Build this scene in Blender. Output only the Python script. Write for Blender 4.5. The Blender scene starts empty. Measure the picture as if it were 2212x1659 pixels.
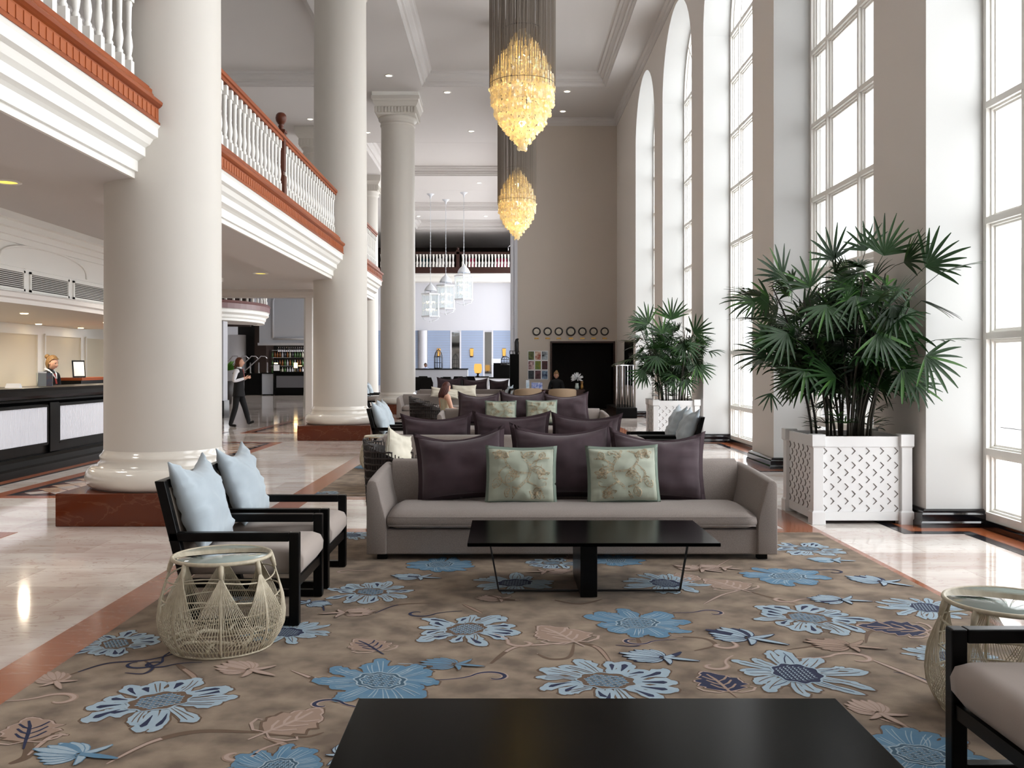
SKY=5.5; EXPO=0.36
import bpy, bmesh, math, random
from mathutils import Vector, Matrix, noise
PI=math.pi
COL=bpy.context.scene.collection
F=1980.0; CX=1090.0; HY=793.0; H=1.45
def P(px,py,Y): return Vector(((px-CX)/F*Y, Y, H-(py-HY)/F*Y))     # point seen at a pixel, at distance Y
def G(px,py):                                                       # point of the floor seen at a pixel
    Y=F*H/(py-HY); return Vector(((px-CX)/F*Y,Y,0))
def lin(c):
    return tuple(((v/255)/12.92 if v/255<=0.04045 else ((v/255+0.055)/1.055)**2.4) for v in c)+(1.0,)
# ---------- materials
M={}
def mat(name,rgb,rough=0.5,metal=0.0,spec=0.5,noise_=None,bump=None,emit=None,coat=0,trans=0,sheen=0,sub=None):
    m=bpy.data.materials.new(name); m.use_nodes=True; nt=m.node_tree; b=nt.nodes['Principled BSDF']
    b.inputs['Base Color'].default_value=lin(rgb); b.inputs['Roughness'].default_value=rough
    b.inputs['Metallic'].default_value=metal; b.inputs['Specular IOR Level'].default_value=spec
    if coat: b.inputs['Coat Weight'].default_value=coat; b.inputs['Coat Roughness'].default_value=.08
    if sheen: b.inputs['Sheen Weight'].default_value=sheen
    if trans: b.inputs['Transmission Weight'].default_value=trans
    if emit: b.inputs['Emission Color'].default_value=lin(emit[0]); b.inputs['Emission Strength'].default_value=emit[1]
    tc=nt.nodes.new('ShaderNodeTexCoord')
    if noise_:                        # (scale, other colour, amount, detail, stretch)
        sc,c2,am,det=noise_[:4]; st=noise_[4] if len(noise_)>4 else (1,1,1)
        mp=nt.nodes.new('ShaderNodeMapping'); mp.inputs['Scale'].default_value=st
        n=nt.nodes.new('ShaderNodeTexNoise'); n.inputs['Scale'].default_value=sc; n.inputs['Detail'].default_value=det
        r=nt.nodes.new('ShaderNodeMapRange'); r.inputs[1].default_value=.35; r.inputs[2].default_value=.65; r.inputs[3].default_value=0; r.inputs[4].default_value=am
        x=nt.nodes.new('ShaderNodeMix'); x.data_type='RGBA'; x.inputs[6].default_value=lin(rgb); x.inputs[7].default_value=lin(c2)
        L=nt.links.new; L(tc.outputs['Object'],mp.inputs[0]); L(mp.outputs[0],n.inputs['Vector']); L(n.outputs['Fac'],r.inputs[0]); L(r.outputs[0],x.inputs[0]); L(x.outputs[2],b.inputs['Base Color'])
    if bump:                          # (scale, strength, distance)
        n=nt.nodes.new('ShaderNodeTexNoise'); n.inputs['Scale'].default_value=bump[0]; n.inputs['Detail'].default_value=3
        bp=nt.nodes.new('ShaderNodeBump'); bp.inputs['Strength'].default_value=bump[1]; bp.inputs['Distance'].default_value=bump[2]
        nt.links.new(tc.outputs['Object'],n.inputs['Vector']); nt.links.new(n.outputs['Fac'],bp.inputs['Height']); nt.links.new(bp.outputs[0],b.inputs['Normal'])
    M[name]=m; return m
def emis(name,rgb,s):
    m=bpy.data.materials.new(name); m.use_nodes=True; nt=m.node_tree; nt.nodes.clear()
    e=nt.nodes.new('ShaderNodeEmission'); o=nt.nodes.new('ShaderNodeOutputMaterial'); e.inputs[0].default_value=lin(rgb); e.inputs[1].default_value=s
    nt.links.new(e.outputs[0],o.inputs[0]); M[name]=m; return m
def glassmat(name,tint=(255,255,255),refl=1.0,base=None,fac=0.0):
    m=bpy.data.materials.new(name); m.use_nodes=True; nt=m.node_tree; nt.nodes.clear(); N=nt.nodes.new; L=nt.links.new
    t=N('ShaderNodeBsdfTransparent'); t.inputs[0].default_value=lin(tint); g=N('ShaderNodeBsdfGlossy'); g.inputs['Roughness'].default_value=.02
    fr=N('ShaderNodeFresnel'); fr.inputs[0].default_value=1.45; mu=N('ShaderNodeMath'); mu.operation='MULTIPLY'; mu.inputs[1].default_value=refl
    x=N('ShaderNodeMixShader'); o=N('ShaderNodeOutputMaterial'); L(fr.outputs[0],mu.inputs[0]); L(mu.outputs[0],x.inputs[0])
    if base:
        d=N('ShaderNodeBsdfDiffuse'); d.inputs[0].default_value=lin(base); y=N('ShaderNodeMixShader'); y.inputs[0].default_value=fac
        L(t.outputs[0],y.inputs[1]); L(d.outputs[0],y.inputs[2]); L(y.outputs[0],x.inputs[1])
    else: L(t.outputs[0],x.inputs[1])
    L(g.outputs[0],x.inputs[2]); L(x.outputs[0],o.inputs[0]); M[name]=m; return m
# ---------- mesh builder
class MB:
    def __init__(s): s.v=[]; s.f=[]; s.m=[]; s.s=[]
    def add(s,vs,fs,m=0,smooth=False):
        o=len(s.v); s.v+= [tuple(v) for v in vs]; s.f+=[tuple(i+o for i in f) for f in fs]; s.m+=[m]*len(fs); s.s+=[smooth]*len(fs); return s
    def box(s,a,b,m=0,T=None):
        x0,y0,z0=a; x1,y1,z1=b
        if x0>x1:x0,x1=x1,x0
        if y0>y1:y0,y1=y1,y0
        if z0>z1:z0,z1=z1,z0
        v=[Vector(p) for p in ((x0,y0,z0),(x1,y0,z0),(x1,y1,z0),(x0,y1,z0),(x0,y0,z1),(x1,y0,z1),(x1,y1,z1),(x0,y1,z1))]
        if T: v=[T@p for p in v]
        return s.add(v,[(0,3,2,1),(4,5,6,7),(0,1,5,4),(1,2,6,5),(2,3,7,6),(3,0,4,7)],m)
    def bar(s,p,q,w,h=None,m=0,up=(0,0,1)):           # rectangular bar between two points
        h=h or w; p=Vector(p); q=Vector(q); d=(q-p).normalized(); u=Vector(up)
        if abs(d.dot(u))>.99: u=Vector((1,0,0))
        a=d.cross(u).normalized()*w/2; b=a.cross(d).normalized()*h/2
        v=[p-a-b,p+a-b,p+a+b,p-a+b,q-a-b,q+a-b,q+a+b,q-a+b]
        return s.add(v,[(0,1,2,3),(4,7,6,5),(0,4,5,1),(1,5,6,2),(2,6,7,3),(3,7,4,0)],m)
    def tube(s,pts,r,n=8,m=0,closed=False,cap=True):
        pts=[Vector(p) for p in pts]; k=len(pts); rr=r if isinstance(r,(list,tuple)) else [r]*k
        vs=[]; fs=[]; pa=None
        for i,p in enumerate(pts):
            if closed: d=pts[(i+1)%k]-pts[i-1]
            else: d=pts[min(i+1,k-1)]-pts[max(i-1,0)]
            if d.length<1e-9: d=Vector((0,0,1))
            d.normalize()
            if pa is None:
                u=Vector((0,0,1)) if abs(d.z)<.9 else Vector((1,0,0)); a=d.cross(u).normalized()
            else:
                a=pa-d*pa.dot(d)
                if a.length<1e-6: a=d.orthogonal()
                a.normalize()
            pa=a; b=d.cross(a)
            for j in range(n):
                t=2*PI*j/n; vs.append(p+(a*math.cos(t)+b*math.sin(t))*rr[i])
        L=k if closed else k-1
        for i in range(L):
            for j in range(n):
                i2=(i+1)%k; fs.append((i*n+j,i*n+(j+1)%n,i2*n+(j+1)%n,i2*n+j))
        s.add(vs,fs,m,True)
        if cap and not closed:
            o=len(s.v)-k*n; s.f+=[tuple(o+j for j in range(n))[::-1],tuple(o+(k-1)*n+j for j in range(n))]; s.m+=[m]*2; s.s+=[False]*2
        return s
    def lathe(s,prof,c=(0,0,0),n=24,m=0,smooth=True,T=None,cap=False,a0=0,a1=2*PI):
        vs=[]; fs=[]; full=abs(a1-a0-2*PI)<1e-6; nn=n if full else n+1
        for (r,z) in prof:
            for j in range(nn):
                t=a0+(a1-a0)*j/n; p=Vector((c[0]+r*math.cos(t),c[1]+r*math.sin(t),c[2]+z)); vs.append(T@p if T else p)
        for i in range(len(prof)-1):
            for j in range(n): fs.append((i*nn+j,i*nn+(j+1)%nn,(i+1)*nn+(j+1)%nn,(i+1)*nn+j))
        s.add(vs,fs,m,smooth)
        if cap:
            o=len(s.v)-len(prof)*nn; s.f+=[tuple(o+j for j in range(nn))[::-1],tuple(o+(len(prof)-1)*nn+j for j in range(nn))]; s.m+=[m]*2; s.s+=[False]*2
        return s
    def prism(s,poly,a,b,axis='z',m=0,smooth=False):   # outline swept from a to b along an axis
        n=len(poly)
        def mk(p,t): return {'z':(p[0],p[1],t),'x':(t,p[0],p[1]),'y':(p[0],t,p[1])}[axis]
        vs=[mk(p,a) for p in poly]+[mk(p,b) for p in poly]
        s.add(vs,[(i,(i+1)%n,n+(i+1)%n,n+i) for i in range(n)],m,smooth)
        o=len(s.v)-2*n; s.f+=[tuple(range(o,o+n))[::-1],tuple(range(o+n,o+2*n))]; s.m+=[m]*2; s.s+=[False]*2
        return s
    def loft(s,rings,m=0,smooth=True,cap=True,closed=False):
        n=len(rings[0]); vs=[p for r in rings for p in r]; fs=[]; k=len(rings)
        for i in range(k if closed else k-1):
            for j in range(n): i2=(i+1)%k; fs.append((i*n+j,i*n+(j+1)%n,i2*n+(j+1)%n,i2*n+j))
        s.add(vs,fs,m,smooth)
        if cap and not closed:
            o=len(s.v)-k*n; s.f+=[tuple(o+j for j in range(n))[::-1],tuple(o+(k-1)*n+j for j in range(n))]; s.m+=[m]*2; s.s+=[smooth]*2
        return s
    def grid(s,fn,nu,nv,m=0,smooth=True):
        vs=[fn(i/nu,j/nv) for i in range(nu+1) for j in range(nv+1)]
        fs=[(i*(nv+1)+j,(i+1)*(nv+1)+j,(i+1)*(nv+1)+j+1,i*(nv+1)+j+1) for i in range(nu) for j in range(nv)]
        return s.add(vs,fs,m,smooth)
    def sph(s,c,r,n=12,m=0,sc=(1,1,1),T=None):
        k=max(4,n//2); vs=[];fs=[]
        for i in range(k+1):
            a=PI*i/k
            for j in range(n):
                t=2*PI*j/n; p=Vector((r*math.sin(a)*math.cos(t)*sc[0],r*math.sin(a)*math.sin(t)*sc[1],r*math.cos(a)*sc[2])); p=(T@p if T else p)+Vector(c); vs.append(p)
        for i in range(k):
            for j in range(n): fs.append((i*n+j,(i+1)*n+j,(i+1)*n+(j+1)%n,i*n+(j+1)%n))
        return s.add(vs,fs,m,True)
    def build(s,name,mats,parent=None,bevel=0,seg=2,loc=None,sub=0):
        me=bpy.data.meshes.new(name); me.from_pydata(s.v,[],s.f)
        for m in (mats if isinstance(mats,(list,tuple)) else [mats]): me.materials.append(M[m] if isinstance(m,str) else m)
        me.polygons.foreach_set('material_index',s.m); me.polygons.foreach_set('use_smooth',s.s); me.update()
        bm=bmesh.new(); bm.from_mesh(me); bmesh.ops.recalc_face_normals(bm,faces=bm.faces); bm.to_mesh(me); bm.free()
        o=bpy.data.objects.new(name,me); COL.objects.link(o)
        if parent: o.parent=parent
        if loc is not None: o.location=loc
        if bevel:
            b=o.modifiers.new('bevel','BEVEL'); b.width=bevel; b.segments=seg; b.limit_method='ANGLE'; b.angle_limit=.6
        if sub:
            b=o.modifiers.new('sub','SUBSURF'); b.levels=sub; b.render_levels=sub
        return o
def tag(o,label=None,cat=None,group=None,kind=None):
    if label:o['label']=label
    if cat:o['category']=cat
    if group:o['group']=group
    if kind:o['kind']=kind
    return o
def empty(name,loc=(0,0,0),rz=0,label=None,cat=None,group=None,kind=None):
    o=bpy.data.objects.new(name,None); COL.objects.link(o); o.location=loc; o.rotation_euler=(0,0,rz); o.empty_display_size=.1
    return tag(o,label,cat,group,kind)
def clone(r,loc=None,rz=None,label=None,group=None):
    def cp(o,par):
        c=o.copy(); COL.objects.link(c)
        if par: c.parent=par
        for ch in [x for x in KIDS.get(o.name,[])]: cp(ch,c)
        return c
    KIDS={}
    for x in COL.objects:
        if x.parent: KIDS.setdefault(x.parent.name,[]).append(x)
    c=cp(r,None)
    if loc is not None:c.location=loc
    if rz is not None:c.rotation_euler=(0,0,rz)
    if label:c['label']=label
    if group:c['group']=group
    return c
def S(name,mb,mats,parent=None,**k):
    o=mb.build(name,mats,parent,**k)
    if not parent:o['kind']='structure'
    return o
# ================= materials
mat('paint_wall',(223,217,211),.6,bump=(180,.08,.002)); mat('paint_wall_shaded',(194,184,174),.65,bump=(180,.08,.002))
mat('paint_white',(238,236,230),.38); mat('reveal_toned_down',(190,190,188),.5); mat('paint_ceiling',(203,199,196),.7)
mat('column_cream',(206,201,193),.5,spec=.25); mat('gloss_white',(222,216,206),.15,coat=.5)
mat('wood_orange',(150,76,34),.45,spec=.18,noise_=(3,(120,54,24),.8,4,(1,.25,6))); mat('wood_flute',(160,86,48),.45,spec=.2); mat('wood_newel',(84,40,24),.35,spec=.3); mat('wood_dark',(58,26,16),.3,noise_=(4,(34,14,9),.8,4,(1,1,8)))
mat('wood_purple',(112,74,72),.4)
mat('black_gloss',(7,7,12),.12,coat=.4); mat('black_lacquer',(4,4,4),.3,spec=.12); mat('black_wood',(4,3,3),.3,spec=.15,noise_=(8,(9,8,8),.6,3,(1,1,6)))
mat('table_black',(1,1,1),.2,spec=.045); mat('fabric_sofa',(143,133,127),.9,noise_=(160,(124,113,108),.7,2),bump=(600,.35,.002),sheen=.15)
mat('fabric_sofa_back',(140,128,117),.9,bump=(600,.35,.002)); mat('fabric_plum',(66,49,56),.85,noise_=(9,(54,40,46),.6,3),bump=(700,.35,.0015),sheen=.25)
mat('fabric_plum_dark',(60,44,50),.9); mat('fabric_sage',(174,180,164),.7,noise_=(5,(158,166,148),.6,3),bump=(500,.3,.0015),sheen=.2); mat('fabric_sage_edge',(120,134,122),.75)
mat('embroidery',(146,130,104),.6,noise_=(60,(196,180,150),.9,2)); mat('fabric_blue',(180,192,200),.85,noise_=(4,(168,180,189),.5,3),bump=(500,.25,.0012),sheen=.2)
mat('fabric_blue_dark',(96,116,122),.85,bump=(500,.25,.0012)); mat('fabric_seat',(168,156,148),.88,bump=(600,.3,.0015),sheen=.15); mat('fabric_cream',(214,208,192),.85)
mat('rattan',(200,190,168),.5,noise_=(40,(176,164,140),.7,2)); mat('rattan_dark',(34,24,20),.6); glassmat('glass_table',(214,232,226),3.0,(196,212,206),.6)
glassmat('glass_window',(255,255,255),.8); glassmat('glass_lantern',(250,255,255),1.0)
mat('planter_white',(226,226,226),.45); mat('planter_gap_shade',(96,88,84),.8); mat('soil',(30,18,12),.95,bump=(60,.8,.01)); mat('bamboo_cane',(40,34,20),.6,noise_=(30,(22,17,10),.9,3,(1,1,4)))
mat('leaf_green',(20,44,18),.38,noise_=(2.5,(34,64,26),.9,2),spec=.3); mat('leaf_light',(56,92,36),.38,spec=.3)
mat('brass',(190,150,80),.25,metal=1); mat('chrome',(200,200,205),.15,metal=1); mat('iron_black',(10,10,14),.4); mat('cord_grey',(128,118,108),.6); mat('lantern_white',(216,220,226),.4)
mat('skin',(214,164,138),.5,sub=1); mat('skin_dark',(110,70,50),.5); mat('hair_blonde',(118,88,54),.6,noise_=(60,(160,126,80),.8,3,(1,1,.2))); mat('hair_red',(74,28,18),.5); mat('hair_auburn',(96,48,26),.5); mat('hair_black',(18,14,12),.5)
mat('cloth_black',(14,14,18),.85); mat('cloth_white',(228,228,234),.8); mat('cloth_tie',(130,36,30),.6); mat('shirt_blue',(186,200,232),.8); mat('cloth_cream',(196,186,160),.8)
mat('eye_dark',(24,16,12),.3); mat('lip',(170,80,76),.5); mat('shoe',(8,8,8),.3)
mat('clock_face',(206,198,184),.5); mat('clock_case',(26,22,22),.3); mat('paper_white',(230,230,232),.6)
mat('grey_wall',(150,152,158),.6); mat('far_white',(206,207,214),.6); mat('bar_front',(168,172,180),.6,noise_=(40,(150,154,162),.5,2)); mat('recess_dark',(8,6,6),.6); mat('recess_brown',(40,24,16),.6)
mat('mirror',(180,184,186),.04,metal=1); mat('exterior_pale',(235,235,235),.8)
emis('lamp_warm',(255,226,170),18); emis('lamp_lens',(255,236,205),10); emis('bulb_gold',(255,220,140),34); emis('candle_glow',(255,214,150),14); emis('sconce_glow',(255,190,100),.95); emis('screen_glow',(210,220,235),1.6); emis('downlight_gold',(240,205,90),1.6)
def marble(name,base,vein,tile,rough,scale=1.2,veins=.6,c3=None):
    m=bpy.data.materials.new(name); m.use_nodes=True; nt=m.node_tree; N=nt.nodes.new; L=nt.links.new; b=nt.nodes['Principled BSDF']; tc=N('ShaderNodeTexCoord')
    n=N('ShaderNodeTexNoise'); n.inputs['Scale'].default_value=scale; n.inputs['Detail'].default_value=8; n.inputs['Distortion'].default_value=1.2
    mp=N('ShaderNodeMapping'); mp.inputs['Scale'].default_value=(.6,1.6,1); mp.inputs['Rotation'].default_value=(0,0,.35); L(tc.outputs['Object'],mp.inputs[0]); L(mp.outputs[0],n.inputs['Vector'])
    r=N('ShaderNodeMapRange'); r.inputs[1].default_value=.42; r.inputs[2].default_value=.68; r.inputs[4].default_value=veins; L(n.outputs['Fac'],r.inputs[0])
    x=N('ShaderNodeMix'); x.data_type='RGBA'; x.inputs[6].default_value=lin(base); x.inputs[7].default_value=lin(vein); L(r.outputs[0],x.inputs[0]); out=x.outputs[2]
    n2=N('ShaderNodeTexNoise'); n2.inputs['Scale'].default_value=scale*2.2; n2.inputs['Detail'].default_value=6; n2.inputs['Distortion'].default_value=2.5; L(mp.outputs[0],n2.inputs['Vector'])
    v=N('ShaderNodeMath'); v.operation='SUBTRACT'; v.inputs[1].default_value=.5; L(n2.outputs['Fac'],v.inputs[0]); a=N('ShaderNodeMath'); a.operation='ABSOLUTE'; L(v.outputs[0],a.inputs[0])
    r2=N('ShaderNodeMapRange'); r2.inputs[1].default_value=0; r2.inputs[2].default_value=.018; r2.inputs[3].default_value=veins*.8; r2.inputs[4].default_value=0; L(a.outputs[0],r2.inputs[0])
    x2=N('ShaderNodeMix'); x2.data_type='RGBA'; x2.inputs[7].default_value=lin(c3 or vein); L(r2.outputs[0],x2.inputs[0]); L(out,x2.inputs[6]); out=x2.outputs[2]
    if tile:
        br=N('ShaderNodeTexBrick'); br.offset=.5; br.inputs['Scale'].default_value=1; br.inputs['Brick Width'].default_value=tile[0]; br.inputs['Row Height'].default_value=tile[1]; br.inputs['Mortar Size'].default_value=.0025
        br.inputs['Color1'].default_value=(1,1,1,1); br.inputs['Color2'].default_value=(.74,.70,.68,1); br.inputs['Mortar'].default_value=(.62,.56,.52,1); L(tc.outputs['Object'],br.inputs['Vector'])
        x3=N('ShaderNodeMix'); x3.data_type='RGBA'; x3.blend_type='MULTIPLY'; x3.inputs[0].default_value=.85; L(out,x3.inputs[6]); L(br.outputs['Color'],x3.inputs[7]); out=x3.outputs[2]
    L(out,b.inputs['Base Color']); b.inputs['Roughness'].default_value=rough; M[name]=m
marble('floor_marble',(236,229,222),(196,170,160),(1.1,.55),.07,1.1,.62,(176,140,126))
marble('marble_red',(88,33,9),(118,64,18),None,.14,1.0,.09,(205,160,130)); marble('marble_terracotta',(154,84,48),(132,68,38),None,.16,1.1,.22,(226,190,160)); marble('marble_black',(22,22,28),(50,48,56),None,.12,2,.4)
marble('marble_pink',(206,176,150),(150,96,70),None,.12,2,.6)
# ================= floor
MB_=MB
S('floor',MB().box((-18,-5,-.1),(5.2,66,0)),'floor_marble')
t=.003
b=MB(); b.box((-2.41,-4.9,0),(-2.12,31,t)); b.box((2.5,-4.9,0),(2.80,31,t)); b.box((-2.12,8.05,0),(2.5,8.2,t)); b.box((-2.12,10.05,0),(2.5,10.2,t)); b.box((-2.12,17.8,0),(2.5,18,t)); S('trim_1',b,'marble_terracotta')
b=MB()
WX=3.824; RX=4.34; PIER=[(-4.95,-4.39),(-.86,.24),(3.77,4.87),(8.32,9.50),(13.03,14.15),(17.65,18.74),(22.2,23.4),(26.75,31.2)]; WIN=[(PIER[i][1],PIER[i+1][0]) for i in range(len(PIER)-1)]
for (a,c) in PIER:                   # terracotta band with a black edge, jogging round each pier
    b.box((3.58,a-.24,0),(WX,c+.24,t)); 
for (a,c) in WIN: b.box((4.10,a+.24,0),(RX,c-.24,t)); b.box((WX,a,0),(RX,a+.24,t)); b.box((WX,c-.24,0),(RX,c,t))
S('trim_2',b,'marble_terracotta')
b=MB()
for (a,c) in PIER: b.box((3.47,a-.36,0),(3.58,c+.36,t)); b.box((3.58,a-.36,0),(4.10,a-.24,t)); b.box((3.58,c+.24,0),(4.10,c+.36,t))
for (a,c) in WIN: b.box((3.99,a+.36,0),(4.10,c-.36,t))
S('trim_3',b,'marble_black')
def panel(n,x0,x1,y0,y1):            # inlaid marble panel between the columns
    b=MB(); w=.17
    for (p,q) in (((x0,y0),(x1,y0+w)),((x0,y1-w),(x1,y1)),((x0,y0+w),(x0+w,y1-w)),((x1-w,y0+w),(x1,y1-w))): b.box((p[0],p[1],0),(q[0],q[1],t))
    b.box((x0+w,y0+w,0),(x1-w,y1-w,t*.8),1); w2=.27
    b.box((x0+w2,y0+w2,0),(x1-w2,y1-w2,t),2)
    k=0; y=y0+w2
    while y<y1-w2-.28:
        x=x0+w2+(.14 if k%2 else 0)
        while x<x1-w2-.2:
            b.prism([(x,y+.14),(x+.14,y),(x+.28,y+.14),(x+.14,y+.28)],0,t*1.3,'z',3 if k%3 else 4); x+=.3
        y+=.16; k+=1
    S(n,b,['marble_terracotta','marble_black','marble_red','marble_pink','floor_marble'])
panel('trim_4',-5.8,-4.27,-.5,8.04); panel('trim_5',-5.8,-4.28,10.15,17.7); panel('trim_6',-5.8,-4.28,20.1,27.6)
S('trim_7',MB().box((-6.36,6,0),(-6.2,20.5,t)).box((-6.2,6,0),(-6.14,20.5,t),1),['marble_terracotta','marble_black'])
# ================= window wall
ZC=9.92; ZS=7.82; R0=1.755
def arcpts(y0,y1,n=20,z=ZS,r=None):
    c=(y0+y1)/2; r=r or (y1-y0)/2
    return [(c-r*math.cos(PI*i/n),z+r*math.sin(PI*i/n)) for i in range(n+1)]
b=MB(); XO=4.5
for (a,c) in PIER: b.box((WX,a,0),(XO,c,ZC+.5))
for (a,c) in WIN:
    ap=arcpts(a,c); n=len(ap)-1
    vs=[];fs=[]
    for X in (WX,XO):
        for (y,z) in ap: vs.append((X,y,z))
        for (y,z) in ap: vs.append((X,y,ZC+.5))
    k=2*(n+1)
    for i in range(n):
        fs.append((i,i+1,n+1+i+1,n+1+i)); fs.append((k+i,k+n+1+i,k+n+1+i+1,k+i+1))
    b.add(vs,fs,0); 
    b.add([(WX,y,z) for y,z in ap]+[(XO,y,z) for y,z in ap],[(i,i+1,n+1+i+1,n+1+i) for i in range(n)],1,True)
# reveals: wall paint greyed down in colour to hold back the window glare
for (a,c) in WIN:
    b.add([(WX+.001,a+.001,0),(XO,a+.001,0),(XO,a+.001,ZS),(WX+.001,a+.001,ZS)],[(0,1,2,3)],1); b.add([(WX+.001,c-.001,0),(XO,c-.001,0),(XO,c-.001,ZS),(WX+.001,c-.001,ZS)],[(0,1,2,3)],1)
S('wall_right',b,['paint_wall','reveal_toned_down'])
BP=[(0,0),(.075,0),(.075,.045),(.06,.06),(.06,.12),(.045,.135),(.045,.15),(.02,.165),(0,.165)]   # baseboard profile: out, up
b=MB()
for (a,c) in PIER:
    rings=[]
    for (o,z) in BP: rings.append([(RX,a-o,z),(WX-o,a-o,z),(WX-o,c+o,z),(RX,c+o,z)])
    vs=[p for r in rings for p in r]; fs=[]
    for i in range(len(rings)-1):
        for j in range(3): fs.append((i*4+j,i*4+j+1,(i+1)*4+j+1,(i+1)*4+j))
    b.add(vs,fs)
for (a,c) in WIN: b.box((RX-.05,a,0),(XO,c,.05)); b.box((RX-.02,a,.05),(XO,c,.075))
S('baseboard_right',b,'black_gloss')
TZ=[.69,1.73,2.77,3.81,4.85,5.89,6.93]
for i,(a,c) in enumerate(WIN):
    w=MB(); cy=(a+c)/2; R=(c-a)/2
    def fb(p,q,wd):                  # stepped glazing bar
        (y0,z0),(y1,z1)=p,q
        for ww,x0,x1 in ((wd,RX,RX+.04),(wd+.035,RX+.04,RX+.07),(wd+.07,RX+.07,RX+.09)):
            if abs(y0-y1)<1e-6: w.box((x0,y0-ww/2,z0),(x1,y0+ww/2,z1))
            else: w.box((x0-.002,y0+.006,z0-ww/2),(x1-.002,y1-.006,z0+ww/2))
    fb((a+.03,.07),(a+.03,ZS),.06); fb((c-.03,.07),(c-.03,ZS),.06); fb((a,.11),(c,.11),.07)
    m0=.64*(c-a)/3.53; ys=[a+m0+.02,cy,c-m0-.02]
    for y in ys: fb((y,.1),(y,ZS+(0 if y!=cy else R*.98)),.05)
    for z in TZ: fb((a,z),(c,z),.06)
    fb((a,ZS),(c,ZS),.08)
    def arch(r0,r1,x0,x1):
        n=24; rings=[]
        for k in range(n+1):
            th=PI*k/n; cs,sn=math.cos(th),math.sin(th)
            rings.append([(x0,cy-r0*cs,ZS+r0*sn),(x0,cy-r1*cs,ZS+r1*sn),(x1,cy-r1*cs,ZS+r1*sn),(x1,cy-r0*cs,ZS+r0*sn)])
        w.loft(rings,0,False,False)
    arch(R-.07,R,RX,RX+.05); arch(R-.1,R,RX+.05,RX+.09); arch(R*.52,R*.52+.05,RX,RX+.06)
    for th in (PI*.25,PI*.75): w.bar((RX+.03,cy-R*.54*math.cos(th),ZS+R*.54*math.sin(th)),(RX+.03,cy-R*.97*math.cos(th),ZS+R*.97*math.sin(th)),.05)
    o=S('window_%d'%(i+1),w,'paint_white')
    g=MB(); ap=arcpts(a,c,24); g.add([(RX+.08,a,.07)]+[(RX+.08,y,z) for y,z in ap]+[(RX+.08,c,.07)],[tuple(range(len(ap)+2))]); g.build('pane','glass_window',o)
# ================= ceiling with coffers
def coffer(b,x0,x1,y0,y1,m=1):
    pr=[(.036,ZC-.001),(.036,ZC+.03),(.08,ZC+.07),(.09,ZC+.12),(.14,ZC+.13),(.15,ZC+.2),(.22,ZC+.26),(.24,ZC+.31),(.30,ZC+.33),(.32,ZC+.39),(.37,ZC+.41)]
    b.loft([[(x0+i-.03,y0+i-.03,z),(x1-i+.03,y0+i-.03,z),(x1-i+.03,y1-i+.03,z),(x0+i-.03,y1-i+.03,z)] for i,z in pr],m,False,False)
    b.box((x0+.2,y0+.2,ZC+.405),(x1-.2,y1-.2,ZC+.45),0)
def holes(b,X0,X1,rects,Y0,Y1):      # flat ceiling strip with rectangular openings (all rects share x0,x1)
    x0,x1=rects[0][0],rects[0][1]; b.box((X0,Y0,ZC),(x0,Y1,ZC+.3)); b.box((x1,Y0,ZC),(X1,Y1,ZC+.3)); y=Y0
    for (_,_,a,c) in rects: b.box((x0,y,ZC),(x1,a,ZC+.3)); y=c
    b.box((x0,y,ZC),(x1,Y1,ZC+.3))
cm=MB(); c1=[(-2.5,3.06,.2,8),(-2.5,3.06,10,17.8),(-2.5,3.06,19.9,27.7)]; c2=[(-11,-4.57,.2,8),(-11,-4.57,10,17.8),(-11,-4.57,19.9,27.7)]
holes(cm,-3.4,4.5,c1,-5,34.0); holes(cm,-18,-3.4,c2,-5,34.0)
c3=[(-5.4,.05,34.6,40.6),(-5.4,.05,43.9,49.6),(-5.4,.05,52.6,56.4)]; holes(cm,-18,5,c3,34.0,66)
S('ceiling',cm,'paint_ceiling')
b=MB(); [coffer(b,*c) for c in c1+c2+c3]
pr=[(0,ZC-.26),(.02,ZC-.26),(.03,ZC-.2),(.06,ZC-.17),(.07,ZC-.1),(.12,ZC-.06),(.13,ZC)]
for i in range(len(pr)-1):
    (o,z),(o2,z2)=pr[i],pr[i+1]
    b.add([(WX-o,-5,z),(WX-o,31.2-o,z),(WX-o2,31.2-o2,z2),(WX-o2,-5,z2)],[(0,1,2,3)],1); b.add([(WX-o,31.2-o,z),(.44,31.2-o,z),(.44,31.2-o2,z2),(WX-o2,31.2-o2,z2)],[(0,1,2,3)],1)
S('trim_8',b,['paint_ceiling','paint_ceiling'])
# ================= clock wall and other enclosing walls
DX0,DX1,DZ=1.61,3.70,2.27
b=MB(); b.box((.44,31.2,0),(DX0,31.7,ZC)); b.box((DX0,31.2,DZ),(DX1,31.7,ZC)); b.box((DX1,31.2,0),(4.5,31.7,ZC)); S('wall_back',b,'paint_wall_shaded')  # end wall's shade put into a darker copy of the wall paint
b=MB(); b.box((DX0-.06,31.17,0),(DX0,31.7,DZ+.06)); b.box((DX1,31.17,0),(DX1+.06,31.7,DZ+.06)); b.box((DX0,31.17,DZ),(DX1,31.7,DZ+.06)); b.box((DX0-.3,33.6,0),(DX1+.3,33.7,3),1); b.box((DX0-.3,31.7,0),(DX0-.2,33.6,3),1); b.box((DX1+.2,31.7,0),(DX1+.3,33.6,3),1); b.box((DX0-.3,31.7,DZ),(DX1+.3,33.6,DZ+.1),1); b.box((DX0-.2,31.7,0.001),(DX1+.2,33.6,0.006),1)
S('door_1',b,['wood_dark','recess_dark'])
b=MB()
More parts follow.
